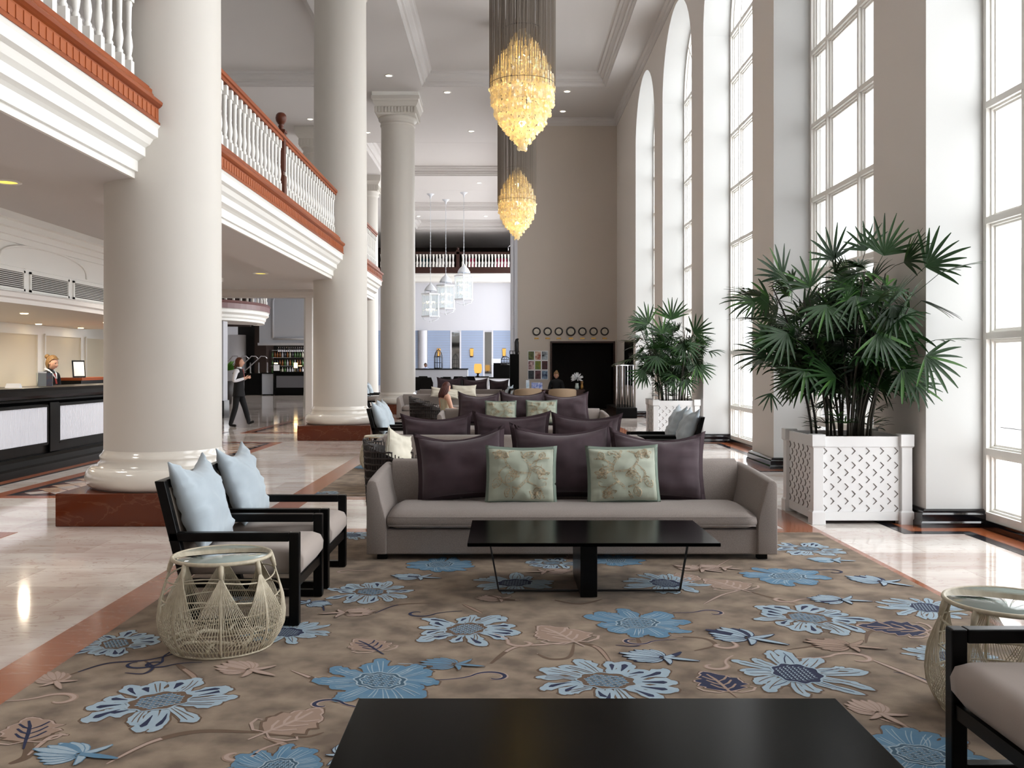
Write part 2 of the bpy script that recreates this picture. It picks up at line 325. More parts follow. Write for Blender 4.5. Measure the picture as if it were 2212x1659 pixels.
for (o,z0,z1) in ((.05,0,.12),(.035,.12,.16)): b.box((.44,31.2-o,z0),(DX0-.07,31.2,z1)); b.box((DX1+.06,31.2-o,z0),(WX,31.2,z1))
S('baseboard_back',b,'black_gloss')
b=MB()
for o,x0,x1 in ((.0,.30,.44),(.04,.33,.42),(.02,.2,.3)): b.box((x0,31.2-o,0),(x1,31.7,ZC))
S('trim_9',b,'far_white')
b=MB(); b.box((-18,-5.3,0),(4.5,-5,ZC+.5)); S('wall_front',b,'paint_wall')
b=MB(); b.box((-18.2,-5,0),(-18,66,ZC+.5)); S('wall_left',b,'paint_wall')
# far lounge wall
YF=58.0
def FP(px,py,Y=YF): return P(px,py,Y)
b=MB(); zt=FP(0,714).z; b.box((-18,YF,0),(1.6,YF+.3,6.9)); S('wall_far',b,'far_white')
b=MB(); b.box((1.05,33,ZC-1.6),(1.3,YF,ZC)); b.box((1.05,31.7,0),(1.3,33.2,ZC)); b.box((1.05,33,0),(1.3,YF,.5))
for y in (38,43,48,53): b.box((1.05,y,0),(1.3,y+.5,ZC))
b.box((1.05,57,0),(1.3,66,ZC)); S('wall_far_side',b,'far_white')
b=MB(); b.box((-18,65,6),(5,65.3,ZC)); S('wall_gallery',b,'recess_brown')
# ================= mezzanine
YE=24.0
FPROF=[(-3.46,3.20),(-3.43,3.20),(-3.43,3.26),(-3.40,3.26),(-3.40,3.36),(-3.37,3.38),(-3.33,3.40),(-3.33,3.48),(-3.29,3.51),(-3.26,3.56),(-3.22,3.58),(-3.22,3.66),(-3.20,3.69),(-3.5,3.69)]
LPROF=[(-3.5,3.69),(-3.19,3.69),(-3.19,3.71),(-3.205,3.72),(-3.205,3.84),(-3.19,3.85),(-3.17,3.87),(-3.165,3.895),(-3.18,3.91),(-3.25,3.915),(-3.25,3.97),(-3.265,3.99),(-3.265,4.02),(-3.29,4.03),(-3.29,4.05),(-3.50,4.05)]
S('trim_10',MB().prism(FPROF,-5,YE,'y'),'paint_white')
S('trim_11',MB().box((-4.33,-5,3.20),(-3.46,YE,3.9)).box((-18,-5,3.45),(-4.33,YE,3.9)).box((-18,YE-.3,3.25),(-3.46,YE,3.9)),'paint_ceiling')
S('wall_upper_left',MB().box((-12.2,-5,3.9),(-12,YE,ZC)),'paint_wall')
b=MB()
for a,c in ((3.25,3.3),(3.3,3.38),(3.38,3.45)): o={3.25:.03,3.3:.07,3.38:.12}[a]; b.box((-10,YE-.3-o,a),(-4.33,YE-.3,c)) 
S('trim_12',b,'paint_wall')
S('wall_partition',MB().box((-5.15,YE-.3,0),(-4.98,YE+.2,3.3)),['paint_wall','paint_white'])
S('wall_stub',MB().box((-8.5,26.0,0),(-7.98,26.4,2.76)).box((-8.5,25.94,0),(-7.94,26.44,.5),1),['far_white','black_gloss'])
def baluster(z0=4.05,z1=4.86):
    h=z1-z0; b=MB(); w=.035
    b.box((-w,-w,0),(w,w,h*.2)); b.box((-w,-w,h*.86),(w,w,h))
    b.lathe([(.03,h*.2),(.034,h*.23),(.022,h*.26),(.03,h*.31),(.036,h*.37),(.03,h*.44),(.022,h*.5),(.022,h*.53),(.026,h*.55),(.022,h*.57),(.024,h*.7),(.026,h*.8),(.032,h*.83),(.026,h*.86)],n=10)
    return b
def balustrade(name,y0,y1,newels,label,sp=.205,zt=4.86):
    r=empty(name,(-3.39,y0,0),0,label,'railing','wooden topped balustrades of the mezzanine')
    MB().prism([(x+3.39,z) for x,z in LPROF],0,y1-y0,'y').build('ledge','wood_orange',r)
    y=.1; o=[(.170,0)]
    while y<y1-y0-.05: o+=[(.187,y),(.193,y),(.193,y+.022),(.187,y+.022)]; y+=.1
    o+=[(.170,y1-y0)]; MB().prism(o,3.735,3.825,'z').build('fluting','wood_flute',r)
    MB().prism([(-.05,zt),(.05,zt),(.05,zt+.04),(.07,zt+.05),(.075,zt+.09),(.05,zt+.12),(-.05,zt+.12),(-.075,zt+.09),(-.07,zt+.05),(-.05,zt+.04)],0,y1-y0,'y').build('handrail','wood_orange',r)
    base=baluster(); me=None; y=.12
    while y<y1-y0-.05:
        if all(abs(y+y0-n)>.12 for n in newels):
            if me is None: o=base.build('baluster','paint_white',r,loc=(0,y,4.05)); me=o
            else: o=me.copy(); COL.objects.link(o); o.location=(0,y,4.05)
        y+=sp
    for n in newels:
        b=MB(); yy=n-y0; b.box((-.07,yy-.07,4.05),(.07,yy+.07,4.35)); b.box((-.045,yy-.045,4.35),(.045,yy+.045,4.42)); b.box((-.06,yy-.06,4.42),(.06,yy+.06,5.0)); b.box((-.075,yy-.075,5.0),(.075,yy+.075,5.04))
        b.lathe([(.05,5.04),(.03,5.07),(.045,5.1),(.03,5.12),(.05,5.14),(.078,5.18),(.085,5.22),(.075,5.27),(.05,5.3),(.0,5.31)],(0,yy,0),14); b.build('newel_post','wood_newel',r)
    return r
balustrade('balustrade',2.0,8.49,[],'white balustrade with orange wood ledge at top left, before the nearest column')
balustrade('balustrade',9.55,18.20,[13.9],'white balustrade with carved newel post between the two nearest columns')
balustrade('balustrade',19.3,YE,[],'short white balustrade run behind the second column')
# ================= columns
def column(x,y,label,taper=.0):
    r=empty('column',(x,y,0),0,label,'column','round cream columns on red marble plinths')
    h=.72; MB().box((-h,-h,0),(h,h,.3)).build('plinth','marble_red',r,bevel=.008)
    pr=[(.55,.3),(.64,.3)]+[(.64+.075*math.sin(PI*k/10),.4-.1*math.cos(PI*k/10)) for k in range(11)]+[(.64,.5),(.60,.505),(.60,.535),(.575,.56),(.585,.585),(.585,.605),(.56,.625),(.548,.66)]
    MB().lathe(pr,n=64).build('base','gloss_white',r)
    MB().lathe([(.548,.66),(.545,2.5),(.535,6),(.522,9.02)],n=64).build('shaft','column_cream',r)
    b=MB(); b.lathe([(.522,8.98),(.55,9.0),(.55,9.04),(.525,9.06),(.525,9.12),(.56,9.14),(.60,9.18),(.61,9.22),(.6,9.25)],n=48)
    def sq(a,z): return [(-a,-a,z),(a,-a,z),(a,a,z),(-a,a,z)]
    b.loft([sq(a,z) for a,z in ((.56,9.25),(.60,9.25),(.62,9.3),(.62,9.48),(.64,9.5),(.70,9.62),(.70,9.66),(.74,9.70),(.74,9.80))],0,False,True)
    for k in range(13):
        u=-.6+k*.1
        for s in (-1,1): b.box((u-.03,s*.615,9.31),(u+.03,s*.65,9.48)); b.box((s*.615,u-.03,9.31),(s*.65,u+.03,9.48))
    b.build('capital','column_cream',r); MB().box((-.72,-.72,9.80),(.72,.72,ZC)).build('block','paint_white',r)
    return r
c=column(-3.36,9.04,'massive cream column, nearest and widest, behind the blue cushioned armchairs')
clone(c,(-3.36,18.75,0),0,'cream column in the middle distance, its red plinth right of the walking woman')
clone(c,(-3.36,28.87,0),0,'farthest complete cream column, slim, with fluted capital under the ceiling')
def slimcol(x,y,r,z0,z1,label,capital=True):
    e=empty('column',(x,y,0),0,label,'column'); MB().lathe([(r*1.05,z0),(r,z0+.6),(r*.95,z1-.9)],n=32).build('shaft','column_cream' if capital else 'far_white',e)
    if capital:
        b=MB(); b.lathe([(r*.95,z1-.9),(r*1.08,z1-.85),(r*1.02,z1-.75),(r*1.15,z1-.68)],n=24)
        a=r*1.1
        b.loft([[(-q,-q,z),(q,-q,z),(q,q,z),(-q,q,z)] for q,z in ((a,z1-.68),(a*1.03,z1-.4),(a*1.25,z1-.25),(a*1.28,z1))],0,False,True)
        for k in range(9):
            u=-a*.9+k*a*.225
            for s in (-1,1): b.box((u-.03,s*a,z1-.62),(u+.03,s*a*1.06,z1-.42)); b.box((s*a,u-.03,z1-.62),(s*a*1.06,u+.03,z1-.42))
        b.build('capital','column_cream',e)
    return e
slimcol(-6.7,32.9,.5,0,ZC,'column with fluted capital seen past the mezzanine railing, left of the second column')
slimcol(-6.1,41,.45,0,ZC,'pale bluish column peeking out between the second and third big columns')
slimcol(-14.6,50,.5,0,4.1,'round white column left of the bar, behind the walking woman',False)
# ================= rugs
mat('rug_pile',(146,127,106),.95,noise_=(5.5,(96,78,61),1.0,10),bump=(500,.5,.004),sheen=.1)
mat('pile_light',(158,176,188),.95,noise_=(12,(140,162,178),.6,3),bump=(500,.5,.003)); mat('pile_mid',(98,132,156),.95,noise_=(12,(72,118,150),.6,3),bump=(500,.5,.003))
mat('pile_navy',(26,34,66),.95,bump=(500,.5,.003)); mat('pile_teal',(58,86,104),.95); mat('pile_brown',(98,78,62),.95); mat('pile_pink',(172,150,138),.95,bump=(500,.4,.003)); mat('pile_taupe',(150,127,112),.95)
RM=['rug_pile','pile_light','pile_mid','pile_navy','pile_teal','pile_brown','pile_pink','pile_taupe']
def clip(poly,x0,x1,y0,y1):
    for ax,v,sg in ((0,x0,1),(0,x1,-1),(1,y0,1),(1,y1,-1)):
        out=[]
        for i in range(len(poly)):
            a,b=poly[i-1],poly[i]; ia=(a[ax]-v)*sg>=0; ib=(b[ax]-v)*sg>=0
            if ia!=ib:
                t=(v-a[ax])/(b[ax]-a[ax]); out.append((a[0]+t*(b[0]-a[0]),a[1]+t*(b[1]-a[1])))
            if ib: out.append(b)
        poly=out
        if len(poly)<3: return []
    return poly
class Rug:
    def __init__(s,x0,x1,y0,y1,seed): s.r=(x0,x1,y0,y1); s.b=MB(); s.b.box((x0,y0,.004),(x1,y1,.014),0); s.rd=random.Random(seed); s.k=0
    def poly(s,pts,m,lay):
        pts=clip(pts,*s.r)
        if len(pts)>=3: s.k+=1; z=.0146+.0007*lay+(s.k%61)*6e-6; s.b.add([(x,y,z) for x,y in pts],[tuple(range(len(pts)))],m)
    def blob(s,cx,cy,ang,pr,m,lay,sc=1,grow=0,bend=0,jag=None):
        """a petal: outline from (along, half width) pairs about a bent axis; jag gives uneven sides"""
        n=len(pr); L=[];Rr=[]
        for i,(u,w) in enumerate(pr):
            j1,j2=(jag[i] if jag else (1,1)); a=ang+bend*(u-pr[0][0])/max(1e-6,pr[-1][0]-pr[0][0])
            uu=u+(grow if i==n-1 else -grow if i==0 else 0); c,sn=math.cos(a),math.sin(a)
            wl,wr=w*j1+grow,w*j2+grow
            L.append((cx+(uu*c-wl*sn)*sc,cy+(uu*sn+wl*c)*sc)); Rr.append((cx+(uu*c+wr*sn)*sc,cy+(uu*sn-wr*c)*sc))
        for i in range(n-1): s.poly([L[i],L[i+1],Rr[i+1],Rr[i]],m,lay)
    def ribbon(s,pts,w,m,lay,taper=True):
        n=len(pts)
        if n<2: return
        nr=[]
        for i in range(n):
            (x0,y0),(x1,y1)=pts[max(i-1,0)],pts[min(i+1,n-1)]; d=math.hypot(x1-x0,y1-y0) or 1; f=w*(.35+.65*math.sin(PI*(i+.3)/n))/2 if taper else w/2
            nr.append((-(y1-y0)/d*f,(x1-x0)/d*f))
        for i in range(n-1):
            (x0,y0),(x1,y1)=pts[i],pts[i+1]; a,b=nr[i],nr[i+1]
            s.poly([(x0+a[0],y0+a[1]),(x1+b[0],y1+b[1]),(x1-b[0],y1-b[1]),(x0-a[0],y0-a[1])],m,lay)
    def flower(s,cx,cy,R,kind='A',rot=0):
        rd=s.rd; n={'A':17,'B':19,'C':21}[kind]; pm={'A':1,'B':2,'C':1}[kind]
        for i in range(n):
            a=rot+2*PI*(i+rd.uniform(-.25,.25))/n; L=R*rd.uniform(.74,1.1); w=R*({'A':.115,'B':.125,'C':.088}[kind])*rd.uniform(.75,1.25); r0=.34*R; bend=rd.uniform(-.3,.3)
            sh={'A':(.4,.75,.7,1.0,1.25,1.1,.8,.62,.25),'B':(.5,.95,1.1,1.2,1.3,1.15,1.0,.7,.4),'C':(.5,.8,.9,1.0,1.05,1.0,.8,.5,.1)}[kind]
            us=(0,.2,.4,.55,.7,.8,.88,.95,1); pr=[(r0+u*(L-r0),w*q) for u,q in zip(us,sh)]; jag=[(rd.uniform(.75,1.3),rd.uniform(.75,1.3)) for _ in us]
            ly=.5*(i%3); s.blob(cx,cy,a,pr,5,ly*.5,1,R*.028,bend,jag); s.blob(cx,cy,a,pr,pm,1+ly,1,0,bend,jag)
            if kind=='A' and rd.random()<.72: s.blob(cx,cy,a+rd.uniform(-.03,.03),[(r0+.25*(L-r0),w*.05),(r0+.5*(L-r0),w*.25),(r0+.7*(L-r0),w*.42),(r0+.78*(L-r0),w*.1)],3,2.4,1,0,bend*.8)
            else:
                for dq in ((0,) if kind=='C' else (-.05,.05)): s.ribbon([(cx+math.cos(a+dq+bend*f)*(r0+(L-r0)*f),cy+math.sin(a+dq+bend*f)*(r0+(L-r0)*f)) for f in (.05,.3,.55,.8)],R*.018,(3 if kind=='C' and i%4==0 else 5 if kind!='B' else 1),2.5)
        m1,m2=({'A':(5,1),'B':(4,1),'C':(3,1)}[kind]); ca,sa=math.cos(rot),math.sin(rot)
        def el(f,t,wob=0): 
            x=math.cos(t)*R*.42*f*(1+wob*math.sin(9*t)); y=math.sin(t)*R*.34*f*(1+wob*math.sin(9*t)); return (cx+x*ca-y*sa,cy+x*sa+y*ca)
        s.poly([el(1,t*PI/16,.04) for t in range(32)],m1,2.6); s.ribbon([el(1.0,t*PI/20,.07) for t in range(41)],R*.03,m2,3.6,False)
        if kind=='B': s.ribbon([el(.78,t*PI/20,.06) for t in range(41)],R*.025,m2,3.6,False)
        m3={'A':2,'B':2,'C':5}[kind]
        for q in range(-3,4):                # scales of the seed head
            for p in range(-4,5):
                x=(p+.5*(q%2))*.17; y=q*.2
                if x*x+y*y<.62:
                    X,Y=x*R*.42,y*R*.34; hx,hy=cx+X*ca-Y*sa,cy+X*sa+Y*ca
                    if kind!='C': s.poly([(hx+math.cos(k*PI/3)*R*.030,hy+math.sin(k*PI/3)*R*.024) for k in range(6)],m3 if (p+q)%3 else 4,3.2)
                    s.ribbon([(hx+math.cos(k*PI/4)*R*.040*ca-math.sin(k*PI/4)*R*.036*sa,hy+math.cos(k*PI/4)*R*.040*sa+math.sin(k*PI/4)*R*.036*ca) for k in range(5)],R*.013,m2,3.8,False)
    def bud(s,cx,cy,R,ang,pm=1,om=3):
        rd=s.rd; k=0
        for o in (-1.5,1.5,-1.1,1.1,-.72,.72,-.36,.36,0):
            L=R*(1.0-.25*abs(o))*rd.uniform(.9,1.08); w=R*.085; pr=[(.12*R,w*.4),(.4*L,w*.9),(.62*L,w*1.1),(.82*L,w*.95),(.93*L,w*.5),(L,w*.1)]; be=-o*.25
            s.blob(cx,cy,ang+o*.85,pr,om,1+.55*k,1,R*.022,be); s.blob(cx,cy,ang+o*.85,pr,pm,1.25+.55*k,1,0,be); k+=1
        for o,l in ((-.75,.6),(.7,.75),(0,1.0)):
            w=R*.06; pr=[(0,w*.8),(.35*R*l,w*1.2),(.62*R*l,w*.8),(.8*R*l,w*.15)]; s.blob(cx,cy,ang+PI+o,pr,om,1+.55*k,1,R*.02,.5*o); s.blob(cx,cy,ang+PI+o,pr,pm,1.25+.55*k,1,0,.5*o); k+=1
    def leaf(s,cx,cy,R,ang,fm=7,om=6,vm=6):
        pr=[(0,.05*R),(.08*R,.22*R),(.16*R,.34*R),(.22*R,.30*R),(.30*R,.42*R),(.38*R,.40*R),(.43*R,.34*R),(.52*R,.40*R),(.60*R,.34*R),(.64*R,.27*R),(.73*R,.29*R),(.80*R,.20*R),(.85*R,.14*R),(.93*R,.10*R),(1.0*R,.01*R)]
        jag=[(s.rd.uniform(.85,1.15),s.rd.uniform(.85,1.15)) for _ in pr]; be=.2
        s.blob(cx,cy,ang,pr,5,.3,1,R*.055,be,jag); s.blob(cx,cy,ang,pr,om,.7,1,R*.035,be,jag); s.blob(cx,cy,ang,pr,fm,1.2,1,0,be,jag)
        c,sn=math.cos(ang),math.sin(ang)
        def loc(u,w): return (cx+u*R*c-w*R*sn,cy+u*R*sn+w*R*c)
        s.ribbon([loc(-.3,-.05),loc(0,.0),loc(.3,.04),loc(.6,.09),loc(.85,.17)],R*.06,vm,2)
        for u in (.08,.28,.48):
            for sg in (-1,1): s.ribbon([loc(u,u*.1),loc(u+.10,.12*sg+u*.1),loc(u+.26,.22*sg+u*.12)],R*.045,vm,2.2)
        for sg in (-1,1): s.ribbon([loc(0,0),loc(-.08,.2*sg),loc(.02,.42*sg),loc(.16,.5*sg),loc(.2,.42*sg)],R*.05,om,1.6)
    def curl(s,cx,cy,R,ang,m=3,w=.03,sg=1,m2=None):
        pts=[]
        for i in range(26):
            t=i/25; a=ang+sg*t*4.6; r=R*(1-t*.78); pts.append((cx+math.cos(a)*r,cy+math.sin(a)*r*.9))
        tx,ty=math.sin(ang)*sg,-math.cos(ang)*sg
        st=[(pts[0][0]+tx*R*.35*k+math.cos(ang)*R*.05*k*k,pts[0][1]+ty*R*.35*k+math.sin(ang)*R*.05*k*k) for k in (5,4,3,2,1)]
        if m2 is not None: s.ribbon(st+pts,w*2.2,m2,.6)
        s.ribbon(st+pts,w*1.15,m,1.5)
    def vine(s,P_,w,m,om=5):
        Q=[Vector((p[0],p[1],0)) for p in P_]; out=[]
        for i in range(len(Q)-1):
            p0,p1,p2,p3=Q[max(i-1,0)],Q[i],Q[i+1],Q[min(i+2,len(Q)-1)]
            for k in range(10):
                t=k/10; v=.5*((2*p1)+(p2-p0)*t+(2*p0-5*p1+4*p2-p3)*t*t+(3*p1-p0-3*p2+p3)*t**3); out.append((v.x,v.y))
        out.append((Q[-1].x,Q[-1].y)); s.ribbon(out,w*1.7,om,.05); s.ribbon(out,w,m,.3)
    def end(s,label): return tag(s.b.build('rug',RM),label,'rug')
r=Rug(-2.145,2.73,.9,7.97,5)
def g(px,py): v=G(px,py); return v.x,v.y
for px,py,w,k in ((345,1522,318,'A'),(1310,1478,300,'A'),(822,1478,285,'B'),(1007,1365,245,'A'),(1377,1352,232,'B'),(1745,1340,255,'A'),(1722,1462,305,'C'),(800,1284,190,'A'),(620,1372,190,'C'),(252,1397,200,'A'),(1702,1250,190,'B'),(1438,1265,190,'C'),(1112,1264,190,'C'),(1745,1190,150,'A'),(2000,1318,190,'C'),(950,1224,150,'B'),(1192,1221,120,'A'),(600,1668,230,'B'),(1330,1215,120,'B'),(2060,1425,200,'C'),(760,1160,110,'C'),(560,1290,150,'A'),(1000,1640,300,'C'),(1500,1640,300,'A'),(1990,1640,300,'B')):
    x,y=g(px,py); r.flower(x,y,w*y/F/2,k,r.rd.uniform(0,6))
for px,py,w,a,pm,om in ((175,1640,180,2.9,1,2),(985,1443,130,2.9,2,5),(540,1455,150,2.6,6,7),(1620,1385,170,2.5,1,3),(1435,1428,150,2.8,1,3),(1820,1302,120,2.9,1,3),(1905,1262,130,2.4,1,3),(905,1252,100,2.9,1,3),(668,1308,90,-.3,1,3),(1835,1402,150,2.8,7,5),(745,1330,110,.2,6,5),(1515,1235,100,2.5,6,5),(1900,1550,150,1.9,6,7),(1080,1300,90,2.8,6,5),(1560,1232,90,2.7,6,5),(1180,1240,90,0.2,6,5),(120,1480,120,2.2,6,7),(740,1640,120,1.2,1,3),(1800,1215,90,2.9,1,2)):
    x,y=g(px,py); r.bud(x,y,w*y/F*.62,a,pm,om)
for px,py,w,a,fm,om,vm in ((575,1590,190,.8,7,6,6),(55,1610,170,1.8,7,6,3),(1240,1392,160,1.9,7,6,6),(1600,1278,130,1.9,7,6,6),(815,1412,120,2.0,7,6,3),(1575,1500,150,1.6,3,6,7),(2000,1370,160,2.6,3,6,7),(1260,1215,100,1.5,7,6,6),(1490,1260,90,1.5,7,6,6)):
    x,y=g(px,py); r.leaf(x,y,w*y/F*.85,a,fm,om,vm)
for px,py,w,a,m,m2,sg in ((125,1520,90,2.5,6,7,-1),(340,1440,60,-.6,3,None,-1),(1065,1470,80,2.6,3,6,-1),(1800,1240,50,2.0,3,None,-1),(1985,1372,60,-1,3,6,-1),(300,1440,90,.5,3,None,-1),(510,1640,70,0,6,7,-1),(905,1330,60,-.5,3,None,-1),(1850,1430,90,2.4,6,7,-1),(1130,1395,60,3,6,7,1),(1370,1390,60,-.6,3,6,-1),(1540,1445,60,.2,6,7,-1),(1690,1300,50,-.6,6,7,-1),(700,1530,70,.5,3,6,1),(745,1240,40,1,6,7,1),(1560,1400,60,.4,6,7,-1),(1540,1330,55,2.4,3,6,-1)):
    x,y=g(px,py); r.curl(x,y,w*y/F*.55,a,m,.016,sg,m2)
for pts,w,m in (([(230,1659),(330,1610),(430,1588),(560,1590)],.022,6),([(570,1600),(620,1620),(640,1659)],.024,7),([(150,1465),(230,1440),(320,1432),(390,1415)],.016,3),([(310,1432),(330,1448),(310,1462),(270,1460)],.014,3),([(380,1440),(415,1465),(420,1475)],.022,7),([(630,1455),(700,1480),(760,1490)],.02,6),
    ([(860,1440),(930,1442),(985,1443)],.012,1),([(1060,1440),(1110,1405),(1180,1398),(1240,1392)],.022,6),([(1240,1392),(1290,1405),(1320,1440)],.02,7),([(1240,1395),(1230,1425),(1190,1430),(1160,1418)],.014,6),([(810,1330),(860,1312),(930,1308)],.012,3),([(1000,1310),(1040,1330)],.02,7),([(1330,1400),(1380,1400),(1368,1370)],.014,3),
    ([(680,1470),(720,1490)],.02,6),([(1580,1210),(1540,1230),(1500,1230)],.014,6),([(1520,1310),(1560,1290),(1600,1280)],.018,6),([(1610,1280),(1680,1300),(1730,1312)],.016,7),([(1450,1380),(1520,1385),(1545,1400),(1500,1412)],.014,6),([(1700,1410),(1780,1400),(1840,1405)],.012,5),([(1880,1430),(1930,1450),(1990,1475),(2040,1500)],.024,6),([(1930,1458),(1980,1468),(2030,1490)],.01,3),([(1870,1395),(1880,1370),(1930,1362),(1975,1368)],.016,3),
    ([(20,1659),(60,1640),(60,1600)],.024,6),([(60,1640),(110,1600),(150,1596)],.02,6),([(100,1655),(150,1640),(200,1642)],.012,1),([(700,1590),(660,1600),(610,1596)],.010,3),([(1900,1560),(1960,1580),(2010,1620)],.02,6),([(640,1300),(690,1310),(700,1325)],.014,3),([(1190,1300),(1250,1310),(1300,1300)],.016,6),([(560,1320),(600,1345),(640,1350)],.014,3)):
    r.vine([g(*p) for p in pts],w,m)
for x,y,k in ((-1.7,1.4,'A'),(-.6,1.6,'B'),(.5,1.3,'C'),(1.5,1.7,'A'),(2.2,1.2,'B'),(-1.2,2.1,'C'),(1.3,2.3,'B')): r.flower(x,y,.27,k,x)
r.end('large floral rug in the foreground under the sofa and black coffee tables')
r=Rug(-2.145,2.73,10.3,17.7,9)
for i in range(34):
    x=-2.1+4.8*((i*.618)%1); y=10.4+7.2*(i/34); 
    if i%3==2: r.leaf(x,y,.3,i,7,6,3)
    else: r.flower(x,y,.26,'ABC'[i%3] if i%3<2 else 'C',i)
r.end('second floral rug beyond the first sofa, its edge by the red marble strip')
# ================= cushions
def pillow(name,w,h,t,mats,T,label=None,cat=None,group=None,flange=0,seed=0,sag=.05,embroid=False,parent=None,pinch=.07):
    N=26; b=MB(); rd=random.Random(seed); ox=rd.uniform(0,99); hw,hh=w/2,h/2; fl=1-flange/hw if flange else 1.0; flh=1-flange/hh if flange else 1.0
    def surf(u,v,side,off=0):
        x=hw*u*(1-pinch*(1-v*v)); z=hh*v*(1-pinch*(1-u*u))
        if v>0: z-=sag*h*(1-u*u)*v*v
        a=max(0,1-(abs(u)/fl)**2.6); c=max(0,1-(abs(v)/flh)**2.6); T_=(a*c)**.5
        bulge=t/2*T_
        if v>0: bulge*=1-.25*v*v
        wr=noise.noise(Vector((u*2.2+ox,v*2.2,seed)))*.030*T_+noise.noise(Vector((u*1.3+ox,v*7+seed,3)))*.040*T_*(abs(u)**2)*2+noise.noise(Vector((u*8+ox,v*1.5,7)))*.032*T_*(abs(v)**2)*2
        if T_<=0: wr=noise.noise(Vector((u*6+ox,v*6,2)))*.016
        return Vector((x,side*(bulge+wr*(1 if side<0 else .5)+(.004 if T_>0 else .003)+off)+(wr if T_<=0 else 0)*(-side),z))
    us=[math.sin(PI/2*(-1+2*i/N)) for i in range(N+1)]
    if flange: us=sorted(set([round(x,5) for x in [-1,-fl,fl,1]+[fl*math.sin(PI/2*(-1+2*i/(N-2))) for i in range(N-1)]]))
    vs2=us if not flange else sorted(set([round(x,5) for x in [-1,-flh,flh,1]+[flh*math.sin(PI/2*(-1+2*i/(N-2))) for i in range(N-1)]]))
    n=len(us);m_=len(vs2); idx={}
    vs=[];fs=[];ms=[]
    for si,side in enumerate((-1,1)):
        for i,u in enumerate(us):
            for j,v in enumerate(vs2):
                e=(i in(0,n-1) or j in(0,m_-1))
                if e and side==1: idx[(1,i,j)]=idx[(0,i,j)]; continue
                idx[(si,i,j)]=len(vs); p=surf(u,v,side)
                if e: p.y=0.0+noise.noise(Vector((u*5+ox,v*5,9)))*.006
                vs.append(p)
    for si in (0,1):
        for i in range(n-1):
            for j in range(m_-1):
                f=(idx[(si,i,j)],idx[(si,i+1,j)],idx[(si,i+1,j+1)],idx[(si,i,j+1)])
                fs.append(f if si==0 else f[::-1])
                cu=(us[i]+us[i+1])/2; cv=(vs2[j]+vs2[j+1])/2
                ms.append(1 if (len(mats)>1 and flange and (abs(cu)>fl or abs(cv)>flh)) else 0)
    o0=len(b.v); b.v+=[tuple(T@p) for p in vs]; b.f+=fs; b.m+=ms; b.s+=[True]*len(fs)
    if flange:                           # stitched seam between cushion and flange
        for k in range(4):
            for q in range(0,1):
                pts=[]
                for i in range(25):
                    a=-1+2*i/24
                    u,v=[(a*fl,flh),(a*fl,-flh),(fl,a*flh),(-fl,a*flh)][k]
                    p=surf(u*.995,v*.995,-1,.002); pts.append(T@p)
                b.tube(pts,.0028,5,len(mats)-1 if len(mats)>1 else 0)
    o=b.build(name,mats,parent)
    if label: tag(o,label,cat,group)
    if embroid:
        e=MB()
        def stroke(pts,wd):
            L=[];R=[]
            for i in range(len(pts)):
                a=pts[max(i-1,0)]; c=pts[min(i+1,len(pts)-1)]; dx,dy=c[0]-a[0],c[1]-a[1]; d=math.hypot(dx,dy) or 1; wq=wd*(1-.5*i/len(pts))
                L.append(T@surf(pts[i][0]-dy/d*wq,pts[i][1]+dx/d*wq,-1,.0035)); R.append(T@surf(pts[i][0]+dy/d*wq,pts[i][1]-dx/d*wq,-1,.0035))
            k=len(L); e.add(L+R,[(i,i+1,k+i+1,k+i) for i in range(k-1)],0,True)
        def leafm(u,v,a,L,W,vein=True):
            out=[]
            for i in range(13):
                t=i/12; ww=W*math.sin(PI*t)**.8; out.append((u+math.cos(a)*L*t-math.sin(a)*ww,v+math.sin(a)*L*t+math.cos(a)*ww))
            for i in range(12,-1,-1):
                t=i/12; ww=-W*math.sin(PI*t)**.8; out.append((u+math.cos(a)*L*t-math.sin(a)*ww,v+math.sin(a)*L*t+math.cos(a)*ww))
            out=[(max(-.86,min(.86,p)),max(-.86,min(.86,q))) for p,q in out]; stroke(out,.014)
            stroke([(u+math.cos(a)*L*t,v+math.sin(a)*L*t) for t in (0,.5,.9)],.012)
            for t in ((.2,.4,.6) if vein else ()):
                for sg in (-1,1):
                    x2=L*(t+.16); y2=sg*W*.75*math.sin(PI*(t+.16))**.8; q=[(u+math.cos(a)*L*t,v+math.sin(a)*L*t),(u+math.cos(a)*x2-math.sin(a)*y2,v+math.sin(a)*x2+math.cos(a)*y2)]
                    if all(abs(z)<.86 for p in q for z in p): stroke(q,.009)
        def vine(p0,ang,L,curv):
            pts=[p0]; a=ang; 
            for i in range(26):
                p=pts[-1]; q=(p[0]+math.cos(a)*L/26,p[1]+math.sin(a)*L/26); a+=curv(i/26)/26
                if abs(q[0])>.86 or abs(q[1])>.86: break
                pts.append(q)
            stroke(pts,.028); stroke([(x+.03,y) for x,y in pts if abs(x+.03)<.88],.008); return pts
        mir=1 if seed%2 else -1
        def path(P_): 
            out=[]
            for i in range(len(P_)-1):
                p0,p1,p2,p3=[Vector((mir*P_[max(0,min(len(P_)-1,j))][0],P_[max(0,min(len(P_)-1,j))][1])) for j in (i-1,i,i+1,i+2)]
                for k in range(8):
                    t=k/8; v=.5*((2*p1)+(p2-p0)*t+(2*p0-5*p1+4*p2-p3)*t*t+(3*p1-p0-3*p2+p3)*t**3); out.append((v.x,v.y))
            out.append((mir*P_[-1][0],P_[-1][1])); return out
